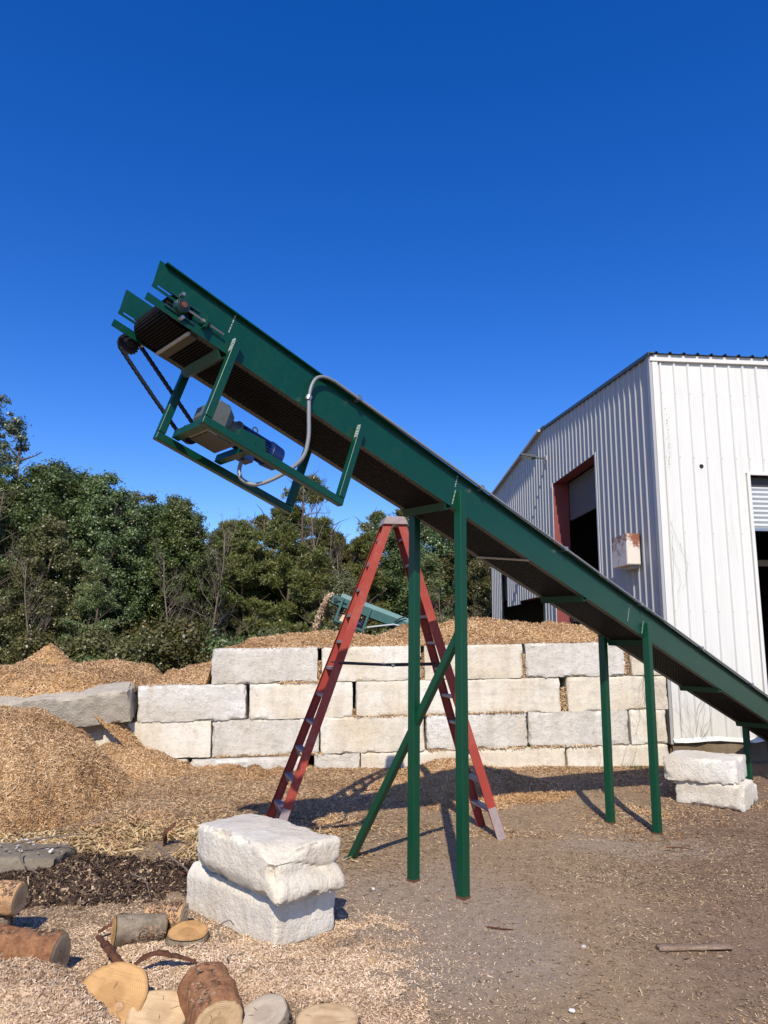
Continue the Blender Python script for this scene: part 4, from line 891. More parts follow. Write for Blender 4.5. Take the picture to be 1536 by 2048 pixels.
# ------------------------------------------------------------------ step ladder
lad = thing('step_ladder', (.05, 8.95, 0), 'red fibreglass twin step ladder standing under the conveyor', 'ladder')
RF, RB, LF, LB = Vector((1.40, 8.80, 0)), Vector((1.24, 9.38, 0)), Vector((-1.18, 8.62, 0)), Vector((-1.375, 9.20, 0))
for p in (RF, RB, LF, LB): p.z = float(ground_h(np.array([p.x]), np.array([p.y]))[0])
ax_ = (RF - LF).normalized(); ax_.z = 0; side = Vector((-.20, .98, 0))
TC = Vector((.115, 9.00, 3.70)); hwid = .135
tops = {}
def rail(foot, tp, sgn, inner):
    """C channel: web in the ladder's side plane, flanges turned inwards"""
    d = (tp - foot).normalized(); x = (ax_ - d * ax_.dot(d)).normalized(); y = d.cross(x); y = y if y.dot(side) > 0 else -y
    m = MB(); wdt, fl, th = .104, .040, .005; iny = y * inner
    def bx(x0, x1, y0, y1, f=foot, t=tp): m.hexa([f + x * x0 + iny * y0, f + x * x1 + iny * y0, f + x * x1 + iny * y1, f + x * x0 + iny * y1, t + x * x0 + iny * y0, t + x * x1 + iny * y0, t + x * x1 + iny * y1, t + x * x0 + iny * y1])
    bx(-wdt / 2, wdt / 2, 0, th); bx(-wdt / 2, -wdt / 2 + th, th, fl); bx(wdt / 2 - th, wdt / 2, th, fl)
    o = m.build('rail', 'red_fibreglass', lad, .002)
    m = MB(); ft = foot + d * .36
    m.hexa([foot - x * .05 - iny * .006, foot + x * .05 - iny * .006, foot + x * .05 - iny * .001, foot - x * .05 - iny * .001, ft - x * .047 - iny * .006, ft + x * .047 - iny * .006, ft + x * .047 - iny * .001, ft - x * .047 - iny * .001])
    b_ = m.build('foot_boot', 'tread_grey', o)
    for q in (-.02, .02): MB().cyl(foot + d * .05 + x * q - iny * .006, foot + d * .05 + x * q - iny * .010, .007, n=8).build('rivet', 'steel', b_)
    return o
pairs = []
for nm, (fn_, ff), sg in (('R', (RF, RB), 1), ('L', (LF, LB), -1)):
    tn = TC + ax_ * (.075 * sg) - side * hwid; tf = TC + ax_ * (.075 * sg) + side * hwid
    rail(fn_, tn, sg, 1); rail(ff, tf, sg, -1); pairs.append((fn_, tn, ff, tf, sg))
for (fn_, tn, ff, tf, sg) in pairs:
    for k in range(1, 12):
        t = k * .318 / 3.70
        a = fn_.lerp(tn, t) + side * .008; b = ff.lerp(tf, t) - side * .008; x = ax_
        m = MB(); wd2 = .040 if k < 11 else .038
        m.hexa([a - x * wd2, a + x * wd2, b + x * wd2, b - x * wd2] + [q + Vector((0, 0, .004)) for q in (a - x * wd2, a + x * wd2, b + x * wd2, b - x * wd2)])
        for e in (-1, 1): p, q = a + x * (wd2 * e), b + x * (wd2 * e); m.hexa([p - x * .002 - Vector((0, 0, .03)), p + x * .002 - Vector((0, 0, .03)), q + x * .002 - Vector((0, 0, .03)), q - x * .002 - Vector((0, 0, .03)), p - x * .002, p + x * .002, q + x * .002, q - x * .002])
        tr = m.build('tread', 'tread_grey', lad)
        if k in (1, 2, 3):
            for (c, sgn) in ((a, 1), (b, -1)):
                MB().poly([c + side * (.0 * sgn) - x * .035 - Vector((0, 0, .03)), c + side * (.11 * sgn) - x * .0, c + x * .035 - Vector((0, 0, .03)), c - Vector((0, 0, .13))]).build('tread_gusset', 'tread_grey', tr)
m = MB(); z0, z1 = 3.66, 3.76
m.hexa([TC + ax_ * a + side * b + Vector((0, 0, z - 3.70)) for z, k_ in ((z0, 1.0), (z1, .72)) for a, b in ((-.16 * k_, -.17), (.16 * k_, -.17), (.16 * k_, .17), (-.16 * k_, .17))]).build('top_cap', 'tread_grey', lad, .01)
for q in (0, 1):   # spreader bars
    (fn_, tn, ff, tf, sg), (fn2, tn2, ff2, tf2, _) = pairs; t = .53
    a, b = (fn_.lerp(tn, t), fn2.lerp(tn2, t)) if q == 0 else (ff.lerp(tf, t), ff2.lerp(tf2, t)); mid = (a + b) / 2 - Vector((0, 0, .02)) 
    MB().tube([a, mid + ax_ * .01, b], .012, 6).build('spreader_bar', 'dark_metal', lad)
    MB().cyl(mid - side * .016, mid + side * .016, .022, n=8).build('hinge_pin', 'steel', lad)

# ------------------------------------------------------------------ distant conveyor with falling chips
FO = Vector((-1.33, 19.0, 3.36)); fs = R(20.0)
fd = Vector((math.cos(fs), .10, -math.sin(fs))).normalized(); fv = Vector((-.10, 1, 0)).normalized(); fw_ = fd.cross(fv); fw_ = fw_ if fw_.z > 0 else -fw_
def ff_(u, v, q): return FO + fd * u + fv * v + fw_ * q
c2 = thing('belt_conveyor', (1.2, 19.2, 0), 'small distant teal conveyor spilling chips behind the mulch heap', 'conveyor')
for v in (0, .6):
    MB().box((0, v, -.13), (8.2, v + .012, .10), ff_).build('side_plate', 'teal_paint', c2)
    MB().hexa([ff_(.20, v, .10), ff_(8.2, v, .10), ff_(8.2, v + .012, .10), ff_(.20, v + .012, .10), ff_(.20, v + (.06 if v == 0 else -.06), .21), ff_(8.2, v + (.06 if v == 0 else -.06), .21), ff_(8.2, v + .012 + (.06 if v == 0 else -.06), .21), ff_(.20, v + .012 + (.06 if v == 0 else -.06), .21)]).build('flare_board', 'teal_lit', c2)
MB().box((.02, .02, .04), (8.2, .59, .06), ff_).build('belt', 'belt_rubber', c2); MB().box((.02, .02, -.10), (8.2, .59, -.085), ff_).build('belt_return', 'belt_rubber', c2)
MB().cyl(ff_(.05, .02, -.02), ff_(.05, .59, -.02), .08, n=16).build('head_pulley', 'dark_metal', c2); MB().cyl(ff_(.1, -.06, -.02), ff_(.1, .0, -.02), .055, n=12).build('bearing', 'dark_metal', c2); MB().cyl(ff_(.15, -.03, -.02), ff_(.42, -.03, -.02), .012, n=6).build('takeup_rod', 'dark_metal', c2)
for v in (-.03, .62):
    for u in (.27, 1.04): MB().beam(ff_(u, v, -.49), ff_(u, v, .10), .06, .06, tuple(fd)).build('hanger', 'teal_paint', c2)
    MB().beam(ff_(.24, v, -.52), ff_(1.07, v, -.52), .06, .06, tuple(fw_)).build('frame_bar', 'teal_paint', c2)
    for u in (3.2, 6.4): p = ff_(u, v, 0); MB().beam((p.x, p.y, -.1), (p.x, p.y, p.z), .09, .09, (1, 0, 0)).build('leg', 'teal_paint', c2)
MB().cyl(ff_(.62, .3, -.38), ff_(.95, .3, -.38), .09, n=16).build('motor', 'motor_blue', c2)
MB().hexa([ff_(.30, .1, -.50), ff_(.62, .1, -.50), ff_(.62, .5, -.50), ff_(.30, .5, -.50), ff_(.36, .2, -.30), ff_(.48, .2, -.30), ff_(.48, .4, -.30), ff_(.36, .4, -.30)]).build('chip_spill', 'sawdust_base', c2, label='pale sawdust caked on the motor frame')
MB().tube([ff_(1.12, -.05, -.40), ff_(1.75, -.05, -.08), ff_(2.0, -.05, -.04), ff_(2.3, -.05, -.15)], .02, 6).build('conduit', 'curtain_grey', c2)
m = MB(); m.tube([ff_(1.75, -.06, -.02), ff_(1.85, -.08, .12), ff_(2.0, -.03, .24)], .018, 6); m.build('skirt_clamp', 'dark_metal', c2)
g = np.random.default_rng(77); n = 5200; t = g.uniform(0, 1, n) ** .8; tt = t * .62
fx = FO.x - .02 - 1.05 * tt + g.normal(0, .022 + .03 * t, n); fz = FO.z + .10 - .25 * tt - 4.9 * tt ** 2 + g.normal(0, .03, n); fy = FO.y + g.uniform(.12, .5, n)
V, Fc = chip_quads(np.stack([fx, fy, fz], -1), g.normal(0, 1, (n, 3)) * .577, (.03, .07), (.012, .026), .8, 78)
prop(np_mesh('falling_chips', V, Fc, 'sawdust_grains'), 'stream of pale chips falling off the distant conveyor', 'wood chips', kind='stuff')

# ------------------------------------------------------------------ logs, slices, bark, small litter
def log(name, label, cat, p0, p1, r0, r1, barkm, cutm, seed, group=None, nseg=44, flat=1.0, gnarl=.05, hole=False):
    p0, p1 = Vector(p0), Vector(p1); t = thing(name, tuple(p0), label, cat, group); d = p1 - p0; L = d.length; d = d / L
    x = d.orthogonal().normalized(); y = d.cross(x); n = nseg; nl = max(3, int(L / .018))
    fj, ai = np.meshgrid(np.linspace(0, 1, nl + 1), np.arange(n) * 2 * math.pi / n, indexing='ij'); ca, sa = np.cos(ai), np.sin(ai)
    kk = 1 + gnarl * fbm(ca * 1.2 + seed, sa * 1.2, L * fj * 5, s=seed) + .05 * np.sin(2 * ai + seed) + .03 * np.sin(3 * ai + 2 * seed) + gnarl * .45 * vnoise(ca * 6 + seed, sa * 6, L * fj * 9, s=seed + 1) + .05 * np.abs(vnoise(ca * 13 + seed, sa * 13, L * fj * 16, s=seed + 2)) * (1 if gnarl > .06 else .6)
    kk[0] *= .95; kk[-1] *= .95; rr_ = (r0 + (r1 - r0) * fj) * kk; cen = np.array(p0)[None, None] + fj[..., None] * np.array(d * L)
    VA = (cen + (rr_ * ca)[..., None] * np.array(x) + (rr_ * sa * flat)[..., None] * np.array(y)).reshape(-1, 3); V = [Vector(q) for q in VA]
    Fq = [(j * n + i, j * n + (i + 1) % n, (j + 1) * n + (i + 1) % n, (j + 1) * n + i) for j in range(nl) for i in range(n)]
    gg = np.random.default_rng(seed + 70); m_ = int(700 * L / .4 + 120); a_ = gg.uniform(0, 6.283, m_); f_ = gg.uniform(.03, .97, m_)
    nr = np.cos(a_)[:, None] * np.array(x) + np.sin(a_)[:, None] * np.array(y); ps = np.array(p0) + f_[:, None] * np.array(d * L) + nr * ((r0 + (r1 - r0) * f_) * 1.0)[:, None] * np.array([1, 1, 1])
    keep = fbm(np.cos(a_) * 1.5 + seed, np.sin(a_) * 1.5, f_ * L * 4, s=seed + 8) > -.05; ps, nr = ps[keep], nr[keep]
    cv2, cf2 = chip_quads(ps, nr, (.012, min(.04, L * .5)), (.005, .014), .10, seed + 71)
    np_mesh('bark', np.concatenate([VA, cv2]), np.concatenate([np.array(Fq), cf2 + len(VA)]), [barkm, 'bark_flakes'], np.concatenate([np.zeros(len(Fq)), np.ones(len(cf2))]), smooth_=True, parent=t)
    for (c, j, s) in ((p0, 0, -1), (p1, nl, 1)):
        ring_ = [V[j * n + i] for i in range(n)]; cx = sum(ring_, Vector()) / n + x * (.12 * r0 * math.sin(seed)) + y * (.12 * r0 * math.cos(seed)); W = []; rr = []; Fk = []; K = 7
        for q in range(K + 1):
            for i in range(n): v = cx.lerp(ring_[i], q / K); W.append(tuple(v + d * s * (.004 + .003 * math.sin(q * 2.1 + seed)))); rr.append((ring_[i] - cx).length * q / K)
        for q in range(K):
            for i in range(n):
                f = (q * n + i, q * n + (i + 1) % n, (q + 1) * n + (i + 1) % n, (q + 1) * n + i); Fk.append(f if s > 0 else f[::-1])
        ends = np_mesh('cut_face', W, Fk, cutm, smooth_=True, parent=t, attr={'rr': rr, 'rn': [min(1, q_ / (K + 1e-6)) for q_ in np.repeat(np.arange(K + 1), n)]})
        gk = np.random.default_rng(seed * 3 + (1 if s > 0 else 0)); mk = MB()
        for c_ in range(int(gk.integers(2, 5))):
            i = int(gk.integers(0, n)); f0 = gk.uniform(.05, .5); f1 = min(.97, f0 + gk.uniform(.2, .5)); pts = []; sd_ = d.cross(ring_[i] - cx).normalized(); K2 = 6
            for q in range(K2 + 1): f = f0 + (f1 - f0) * q / K2; pts.append(cx.lerp(ring_[i], f) + sd_ * float(gk.normal(0, .002)) + d * s * .0085)
            for q in range(K2):
                w0, w1 =   .0012 * math.sin(math.pi * (q + .01) / K2), .0012 * math.sin(math.pi * (q + 1.0) / K2)
                mk.poly([pts[q] - sd_ * w0, pts[q] + sd_ * (w0 + 1e-5), pts[q + 1] + sd_ * (w1 + 1e-5), pts[q + 1] - sd_ * w1])
        mk.build('radial_cracks', 'crack_dark', ends)
    return t
log('log', 'big bark-stripped log lying at the left edge above the sawdust heap', 'log', (-3.0, 5.20, .19), (-2.08, 5.14, .17), .145, .14, 'log_bark_red', 'cut_pale', 3, gnarl=.14)
log('log', 'short log with a pale cut end lying in front of the white stack', 'log', (-1.93, 5.70, .115), (-1.62, 5.86, .09), .105, .098, 'log_bark_grey', 'cut_orange', 5, gnarl=.08)
log('log', 'knotty split chunk behind the short log with the pale cut end', 'log', (-1.80, 6.05, .10), (-1.50, 5.99, .12), .08, .095, 'split_wood', 'cut_grey', 8, gnarl=.26, flat=.75)
log('log', 'stubby log lying on top of the stump at the left edge', 'log', (-3.15, 5.76, .33), (-2.66, 5.74, .31), .115, .11, 'split_wood', 'cut_pale', 9, gnarl=.1)
log('stump', 'weathered upright stump at the left edge under the stubby log', 'stump', (-2.82, 5.74, -.03), (-2.81, 5.75, .205), .10, .10, 'log_bark_grey', 'cut_grey', 11, gnarl=.14)
def slice_(label, c, nrm, r, th, cutm, barkm, seed, group=None, flat=1.0):
    c, nv = Vector(c), Vector(nrm).normalized(); return log('log_slice', label, 'log slice', c - nv * th / 2, c + nv * th / 2, r, r * .99, barkm, cutm, seed, group, 40, flat)
slice_('thin orange log slice lying flat against the foot of the white stack', (-1.42, 5.80, .055), (.06, -.10, 1), .165, .05, 'cut_orange', 'log_bark_grey', 12, flat=.9)
bs = slice_('largest orange log slice with a dark knot leaning on the sawdust heap', (-1.57, 4.66, .10), (.20, -.55, .82), .225, .11, 'cut_orange', 'log_bark_grey', 13)
kn = Vector((-1.57, 4.66, .10)) + Vector((.20, -.55, .82)).normalized() * .06 + Vector((.06, -.03, -.03)); MB().cyl(kn, kn + Vector((.20, -.55, .82)).normalized() * .006, .030, .020, 9).build('knot', 'split_wood', bs)
slice_('pale log slice half hidden behind the largest orange slice', (-1.28, 4.62, .035), (.10, -.40, .9), .185, .09, 'cut_pale', 'log_bark_grey', 14)
log('log', 'brown bark-covered chunk with pale cut end at the bottom edge', 'log', (-1.07, 4.82, .15), (-.90, 4.50, .08), .145, .14, 'log_bark_red', 'cut_pale', 15, gnarl=.08)
slice_('grey weathered log slice tilted beside the brown bark chunk', (-.66, 4.62, .05), (-.25, -.30, .9), .15, .07, 'cut_grey', 'log_bark_grey', 16)
slice_('rightmost pale log slice lying flat at the bottom edge', (-.30, 4.58, .03), (.03, -.10, 1), .20, .06, 'cut_pale', 'log_bark_grey', 17, flat=.85)
def strip(label, pts, wd_, seed):
    g = np.random.default_rng(seed); P = spline(pts, 5); V = []; Fq = []; K = 4
    for i, p in enumerate(P):
        d = (P[min(i + 1, len(P) - 1)] - P[max(i - 1, 0)]).normalized(); x = d.cross(Vector((0, 0, 1))).normalized(); y = x.cross(d); ww = wd_ * (1 - .5 * abs(2 * i / len(P) - 1)) * g.uniform(.75, 1.15)
        for k in range(K + 1): a = (k / K - .5) * 2.4; V.append(tuple(p + x * (ww * math.sin(a)) + y * (ww * .9 * math.cos(a) + g.normal(0, .004))))
        for k in range(K + 1): a = (k / K - .5) * 2.4; V.append(tuple(p + x * (ww * .9 * math.sin(a)) + y * (ww * .72 * math.cos(a))))
    n = 2 * (K + 1)
    for i in range(len(P) - 1):
        for k in range(K): a = i * n + k; Fq.append((a, a + 1, a + n + 1, a + n)); b = a + K + 1; Fq.append((b + 1, b, b + n, b + n + 1))
    o = np_mesh('bark_strip', V, Fq, 'bark_strip'); return prop(o, label, 'bark')
strip('long curled dark bark strip between the bark-stripped log and the sawdust', [(-2.02, 5.62, .10), (-1.90, 5.48, .09), (-1.80, 5.32, .10), (-1.68, 5.22, .05)], .045, 1)
strip('reddish bark strip bent upwards above the largest log slice', [(-1.66, 5.18, .05), (-1.52, 5.24, .13), (-1.40, 5.28, .11), (-1.24, 5.33, .06)], .04, 2)
strip('small bark curl lying just above the short pale-ended log', [(-2.08, 5.80, .06), (-1.98, 5.86, .10), (-1.90, 5.92, .05)], .035, 4)
strip('dark bark piece stuck upright in the straw-coloured chips', [(-2.32, 8.30, .02), (-2.30, 8.30, .14), (-2.22, 8.32, .22)], .07, 5)
strip('dark bark slab lying between the bark heap and the white stack', [(-1.95, 7.15, .07), (-1.75, 7.08, .09), (-1.55, 7.05, .07)], .05, 6)
V_, F_ = rough_block(.58, .075, .03, .006, .003, 300, .02, .01); o = np_mesh('board_scrap', xform(V_, (0, 0, 0), R(6), 0, R(1)), F_, 'board_grey', smooth_=True); o.location = (2.33, 5.78, .022); prop(o, 'weathered grey board scrap lying on the dirt at lower right', 'board')
def pebble(label, loc, r, mat='stone_white', seed=1, name='pebble', cat='stone', fz=.6):
    V, Fq = rough_block(r * 2, r * 1.5, r * 2 * fz, r * .55, r * .16, 400 + seed, r * .3, r * .2, 2 / r * .1); o = np_mesh(name, xform(V, (0, 0, 0), seed * 1.3), Fq, mat, smooth_=True); o.location = loc; return prop(o, label, cat)
pebble('round white pebble on bare dirt left of the board scrap', (1.51, 5.79, .010), .024)
pebble('white pebble near the bottom edge, nearest to the camera', (1.18, 4.85, .010), .022, seed=2)
pebble('small tan wood scrap on the dirt below the first posts', (-.05, 5.54, .012), .040, 'cut_pale', 3, 'wood_scrap', 'wood scrap', .3)
pebble('small white pebble between the near stack and the back post', (-.06, 7.02, .008), .022, seed=4)
# white crumbs on the slab
V = []; 
g = np.random.default_rng(18); n = 46; P0 = np.stack([g.uniform(-4.3, -3.05, n) + .35 * (g.uniform(0, 1, n) > .9), g.uniform(7.25, 7.72, n), np.full(n, .212)], -1)
V, Fc = chip_quads(P0, np.tile([0, 0, 1.0], (n, 1)), (.015, .05), (.015, .035), .25, 19); prop(np_mesh('lime_crumbs', V, Fc, 'stone_white'), 'white crumbs scattered on the dirty slab at left', 'crumbs', kind='stuff')
# sticks
def stick(label, pts, r, mat='twig', name='stick'):
    m = MB(); P = spline(pts, 5); m.tube(P, [r * (1 - .6 * i / len(P)) for i in range(len(P))], 6); return prop(m.build(name, mat, None, smooth_=True), label, 'stick')
stick('long pale forked stick arching over the bark heap towards the stack', [(-2.15, 7.35, .27), (-2.0, 7.15, .26), (-1.75, 6.95, .18), (-1.55, 6.85, .06)], .011)
stick('thin pale stick curving across the slab into the bark heap', [(-3.5, 7.3, .28), (-3.2, 7.45, .31), (-2.85, 7.5, .33)], .011)
stick('short twig standing bent in the middle of the bark heap', [(-2.2, 6.85, .16), (-2.05, 6.75, .14), (-1.95, 6.62, .03)], .007)
stick('thin wiry root looping down the front of the slab', [(-3.35, 7.15, .28), (-3.25, 7.0, .20), (-3.0, 6.95, .10), (-2.8, 6.9, .12)], .008)
stick('curled twig rising above the brown bark chunk', [(-1.02, 5.08, .28), (-1.05, 5.10, .36), (-.99, 5.12, .40), (-.95, 5.12, .37)], .007)
stick('dark twig lying on the ground beside the second front post', [(3.15, 8.45, .02), (3.3, 8.4, .03), (3.42, 8.38, .02)], .010, 'bark_strip')
stick('dark twig lying on the dirt left of the tan litter patch', [(.85, 6.15, .012), (.95, 6.1, .018), (1.05, 6.1, .012)], .008, 'bark_strip')
# a tuft of weed at the wall foot
m = MB(); g = np.random.default_rng(66)
for q in range(70):
    s = -.75 + g.normal(0, .10); b = Vector(wall_pt(s, -.12 + g.normal(0, .04), .06)); d = Vector((g.normal(0, .5), g.normal(0, .5), 1)).normalized(); L = g.uniform(.06, .15); x = d.orthogonal().normalized() * .012
    m.poly([b - x, b + x, b + d * L + x * .3, b + d * L - x * .3])
prop(m.build('weed_tuft', 'weed_green', None), 'small green weed tuft at the foot of the block wall', 'weed')

# ------------------------------------------------------------------ trees
def lobe_leaves(lobes, n, size, up, seed, elong=1.0):
    g = np.random.default_rng(seed); L = np.array(lobes); vol = L[:, 3] ** 2 * 1.0; pk = g.choice(len(L), n, p=vol / vol.sum())
    d = g.normal(0, 1, (n, 3)); d /= np.linalg.norm(d, axis=1)[:, None]; rr = g.uniform(.15, 1, n) ** .5 * (1 + .42 * g.normal(0, 1, n))
    c = L[pk, :3] + d * (L[pk, 3] * rr)[:, None] * np.array([1, 1, .8])
    nn = d * .8 + g.normal(0, .55, (n, 3)) + np.array([0, 0, up]); nn /= np.linalg.norm(nn, axis=1)[:, None]
    a = g.normal(0, 1, (n, 3)); t = a - nn * (a * nn).sum(1)[:, None]; t /= np.linalg.norm(t, axis=1)[:, None]; b = np.cross(nn, t)
    s = size * g.uniform(.55, 1.25, n); t = t * (s * elong)[:, None]; b = b * (s * .62)[:, None]
    V = np.stack([c - t, c + b + nn * (s * .15)[:, None], c + t, c - b + nn * (s * .15)[:, None]], 1).reshape(-1, 3)
    return V, np.arange(4 * n).reshape(n, 4)
def branch_mesh(h, r, nb, spread, seed, levels=2, up=.5, start=.25, n=5, bare=False):
    g = np.random.default_rng(seed); m = MB(); tips = []
    def grow(p, d, L, r, lev):
        pts = [p]; k = 5 if lev == 0 else 4
        for i in range(k):
            d = (d + Vector(g.normal(0, .07 + .10 * lev, 3)) + Vector((0, 0, .05 * lev * up))).normalized(); pts.append(pts[-1] + d * (L / k))
        m.tube(pts, [r * (1 - .8 * i / k) for i in range(k + 1)], n if lev == 0 else (4 if lev == 1 else 3))
        if lev < levels:
            cnt = nb if lev == 0 else max(3, nb // 2)
            for q in range(cnt):
                f = start + (1 - start) * (q + g.uniform(0, 1)) / cnt if lev == 0 else .25 + .75 * g.uniform(0, 1)
                i = min(int(f * k), k - 1); p2 = pts[i].lerp(pts[i + 1], f * k - i); a = g.uniform(0, 2 * math.pi)
                d2 = (Vector((math.cos(a), math.sin(a), up + g.normal(0, .15))) * 1.0 + d * .25).normalized()
                grow(p2, d2, L * spread * (1 - .55 * f if lev == 0 else .75) * g.uniform(.7, 1.2), r * .42 * (1 - .5 * f), lev + 1)
        tips.append(pts[-1])
    grow(Vector((0, 0, -.1)), Vector((g.normal(0, .03), g.normal(0, .03), 1)).normalized(), h, r, 0)
    return m, tips
PROTO = {}
def proto_tree(key, name, trunk, trunk_mat, crown, crown_mat):
    """mesh pair reused by every copy"""
    me = bpy.data.meshes.new(key + '_trunk'); me.from_pydata([tuple(v) for v in trunk.v], [], trunk.f); me.materials.append(MATS[trunk_mat]); me.polygons.foreach_set('use_smooth', [True] * len(me.polygons))
    cm = None
    if crown is not None:
        tmp = np_mesh(key + '_crown', crown[0], crown[1], crown_mat); cm = tmp.data; bpy.data.objects.remove(tmp)
    PROTO[key] = (name, me, cm)
def make_broad(key, h, rad, seed, n, mat, size=.15, low=.12, sparse=False):
    g = np.random.default_rng(seed); tr, _ = branch_mesh(h * .88, h * .016 + .04, 16, .22 if sparse else .34, seed, 2, .55, .18)
    lobes = []; nl = 300 if not sparse else 130
    for q in range(nl):
        f = low + (1 - low) * (q + .5) / nl; env = rad * (math.sin(math.pi * min(1, (f - low) / (1 - low) * .82 + .16)) ** .65); a = g.uniform(0, 6.283); rr = env * g.uniform(.35, 1) ** .6
        lobes.append((rr * math.cos(a), rr * math.sin(a), f * h - .3 + g.normal(0, .35), g.uniform(.14, .50) * rad / 2.6))
    proto_tree(key, 'broadleaf_tree', tr, 'trunk_bark', lobe_leaves(lobes, n, size, .35, seed), mat)
make_broad('broadA', 11, 2.7, 1, 90000, 'leaf_green', .068); make_broad('broadB', 10, 3.0, 2, 90000, 'leaf_dark', .072); make_broad('broadC', 12, 2.3, 3, 40000, 'leaf_pale', .06, .22, True); make_broad('broadD', 9, 2.4, 4, 60000, 'leaf_olive', .065)
def make_pine(key, h, rad, seed, ntuft, mat='needle'):
    g = np.random.default_rng(seed); tr, _ = branch_mesh(h, h * .013 + .03, 34, .24, seed, 1, .25, .12)
    n = ntuft; f = g.uniform(.10, 1.02, n) ** .8; nbr = 42; bi = g.integers(0, nbr, n); gb_ = np.random.default_rng(seed + 9); ba = gb_.uniform(0, 6.283, nbr); bf = np.sort(gb_.uniform(.1, .99, nbr)); br_ = gb_.uniform(.7, 1.15, nbr)
    f = bf[bi]; L = rad * (1 - f) ** .62 * br_[bi] + .25; t = g.uniform(.15, 1, n) ** .7; rr = L * t
    c = np.stack([rr * np.cos(ba[bi]), rr * np.sin(ba[bi]), f * h + rr * .30], -1) + g.normal(0, .16, (n, 3)) * np.array([1, 1, .7])
    k = 9; c = np.repeat(c, k, 0); N = len(c); d = g.normal(0, 1, (N, 3)) + np.array([0, 0, .55]) + np.repeat(np.stack([np.cos(ba[bi]), np.sin(ba[bi]), np.zeros(n)], -1) * .7, k, 0); d /= np.linalg.norm(d, axis=1)[:, None]
    a = g.normal(0, 1, (N, 3)); b = np.cross(d, a); b /= np.linalg.norm(b, axis=1)[:, None]; Ln = g.uniform(.13, .26, N)[:, None]; wd_ = .017
    V = np.stack([c - b * wd_ * .6, c + b * wd_ * .6, c + d * Ln + b * wd_, c + d * Ln - b * wd_], 1).reshape(-1, 3)
    proto_tree(key, 'pine_tree', tr, 'trunk_bark', (V, np.arange(4 * N).reshape(N, 4)), mat)
make_pine('pineA', 10, 2.6, 11, 6500); make_pine('pineB', 9, 2.2, 12, 5800)
def make_bare(key, h, seed, nb=26):
    tr, _ = branch_mesh(h, .07, nb, .38, seed, 3, 1.1, .12); proto_tree(key, 'bare_tree', tr, 'twig', None, None)
make_bare('bareA', 6.5, 21, 22); make_bare('bareB', 5.5, 22, 20)
def make_bush(key, h, rad, seed, n, mat):
    g = np.random.default_rng(seed); tr, _ = branch_mesh(h * .8, .05, 10, .5, seed, 1, .9, .05)
    lobes = [(rad * g.uniform(0, 1) ** .5 * math.cos(a), rad * g.uniform(0, 1) ** .5 * math.sin(a), g.uniform(.15, 1) * h * .85, g.uniform(.3, .6)) for a in g.uniform(0, 6.283, 26)]
    proto_tree(key, 'bush', tr, 'twig', lobe_leaves(lobes, n, .06, .35, seed), mat)
make_bush('bushA', 2.4, 1.4, 31, 24000, 'leaf_olive'); make_bush('bushB', 2.0, 1.5, 32, 24000, 'leaf_green'); make_bush('bushC', 2.2, 1.4, 33, 20000, 'leaf_olive')
def plant(key, x, y, sc, label, group=None, cat=None, z=0.0, sz=None):
    name, tm, cm = PROTO[key]; t = thing(name, (x, y, z), label, cat or name.split('_')[-1], group, random.uniform(0, 6.28)); t.scale = (sc, sc, sz or sc)
    o = bpy.data.objects.new('trunk' if name != 'bare_tree' else 'branches', tm); COL.objects.link(o); o.parent = t
    if cm: o = bpy.data.objects.new('crown' if name != 'bush' else 'foliage', cm); COL.objects.link(o); o.parent = t
    return t
ORDW = ['leftmost', 'second', 'third', 'fourth', 'fifth', 'sixth', 'seventh', 'eighth', 'ninth', 'tenth', 'eleventh', 'twelfth']
def plant_row(items, base, group, cat):
    """items (key, x, y, scale); each label counts from the left as seen in the photo"""
    for i, (k_, x, y, sc_) in enumerate(sorted(items, key=lambda q: q[1] / q[2])):
        plant(k_, x, y, sc_, base + (', leftmost one' if i == 0 else ', ' + ORDW[i] + ' from the left'), group, cat)
GD = 'trees of the dark wood on the left'; LD = 'broad green tree crowded in the dark wood on the left'
plant('broadC', -20.3, 36, 1.22, 'tallest thin-crowned tree rising at the left edge above the wood', cat='tree')
plant_row((('broadA', -18.0, 33, .90), ('broadB', -15.6, 34, 1.06), ('broadA', -13.2, 33, .88), ('broadB', -20.5, 31, .84), ('broadB', -11.3, 35, .88), ('broadA', -22.5, 37, .9), ('broadB', -17, 39, 1.05), ('broadA', -12, 40, .9), ('broadD', -14.4, 31, .80)), LD, GD, 'tree')
plant('broadA', -9.9, 34.5, .80, 'rounded light-green tree at the right end of the left wood', cat='tree')
plant('broadD', -12.4, 36.5, 1.05, 'brownish-topped tree behind the rounded light-green tree', cat='tree')
plant('pineA', -16.9, 30, .85, 'dark pine at the left edge in front of the wood', cat='tree'); plant('pineB', -12.2, 30.5, .62, 'small bright pine low in the middle of the left wood', cat='tree')
plant('pineA', -4.35, 39, 1.10, 'tallest pine with a tufted top right below the motor frame', cat='tree')
GP = 'pines standing behind the block wall'; LP = 'bushy olive-green pine in the row behind the block wall'
plant_row((('pineA', -8.2, 38, .84), ('pineB', -6.9, 37, .92), ('pineA', -6.0, 39.5, .93), ('pineB', -4.9, 36, .88), ('pineA', -3.3, 38, .86), ('pineB', -2.4, 40, .90), ('pineB', -1.2, 39, .88), ('pineA', -7.4, 42, .93), ('pineA', -5.0, 43, .95), ('pineB', -9.0, 41, .95), ('pineB', -3.4, 34.5, .74)), LP, GP, 'tree')
plant('broadD', -2.2, 35, .62, 'olive leafy tree just left of the ladder behind the heap', cat='tree')
GR = 'trees seen between the ladder and the shed'; LR = 'dark green tree standing between the ladder and the shed'
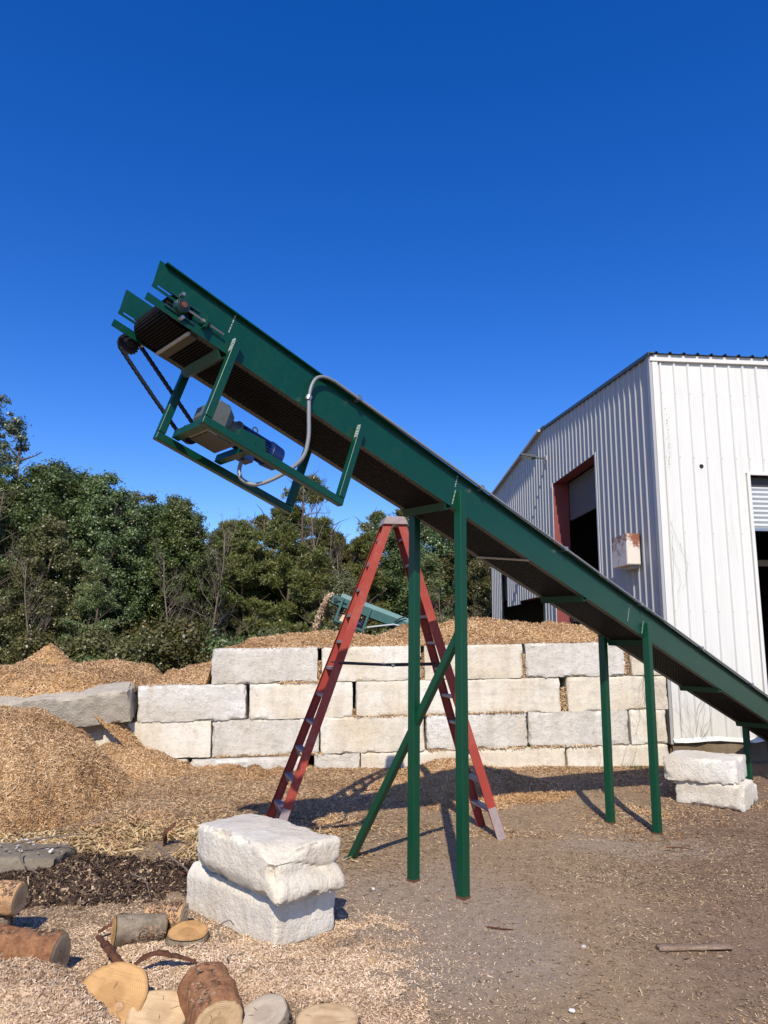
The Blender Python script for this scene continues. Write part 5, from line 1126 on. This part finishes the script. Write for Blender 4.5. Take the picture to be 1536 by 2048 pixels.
plant_row((('broadB', .3, 44, .98), ('pineA', 1.6, 46, 1.06), ('broadB', 3.3, 48, 1.12), ('broadD', 5.0, 46, 1.05), ('broadB', 6.6, 50, 1.0), ('pineB', 2.4, 41, .80), ('broadB', 8.8, 52, 1.1), ('pineA', -.6, 47, 1.05)), LR, GR, 'tree')
plant('bareA', -7.9, 33, 1.12, 'pale leafless tree at the left end of the pine row', cat='tree'); plant('bareB', -9.0, 31.5, 1.05, 'twiggy leafless tree next to the left wood edge', cat='tree')
plant('bareA', -2.0, 36, 1.48, 'tall leafless tree whose twigs reach the sky left of the ladder top', cat='tree'); plant('bareA', -1.1, 34.5, 1.05, 'leafless tree right behind the left ladder rail', cat='tree')
plant('bareA', -16.3, 29.8, .95, 'slim leafless tree with dark gaps around it in the left wood', cat='tree')
plant('bareB', -13.9, 29.5, .95, 'brown leafless tree inside the left wood', cat='tree')
plant('bareB', -17.9, 28.5, .8, 'bent leafless sapling at the left edge of the photo', cat='tree')
GB = 'brown leafless brush beside the shed'
plant_row([('bareB', x, y, q) for (x, y, q) in ((2.5, 35, .78), (3.2, 34, .84), (3.9, 35.5, .80), (4.5, 34.2, .74), (1.9, 36.5, .75))], 'brown leafless brush between post and shed', GB, 'tree')
GU = 'undergrowth along the wood edge'
g = np.random.default_rng(99)
plant_row([(('bushA', 'bushB', 'bushA')[i % 3], x, y, g.uniform(.85, 1.35)) for i, (x, y) in enumerate([(-12.9, 29.4), (-11.5, 29.6), (-10.4, 29), (-9.4, 30.2)])], 'dark leafy bush at the foot of the left wood', GU, 'bush')
plant_row([(('bushC', 'bushB', 'bushC', 'bushA')[i % 4], x, y, g.uniform(.95, 1.4)) for i, (x, y) in enumerate([(-8, 31), (-6.8, 32), (-5.5, 31), (-4.3, 32.4), (-3.1, 31.5), (-1.8, 32), (-.6, 33), (.6, 34)])], 'olive scrub bush below the pine row', 'scrub below the pines', 'bush')
# the deep wood behind, one mass
lob = []
for q in range(420): x = g.uniform(-48, 34); hh = 8.2 if x < -8 else 7.0; lob.append((x, g.uniform(46, 62) + (6 if x > -2 else 0), g.uniform(.3, hh) , g.uniform(.9, 1.7)))
V, Fc = lobe_leaves(lob, 52000, .30, .2, 123); prop(np_mesh('distant_woodland', V, Fc, 'leaf_dark'), 'deep wood closing off the view behind the tree rows', 'woodland', kind='stuff')
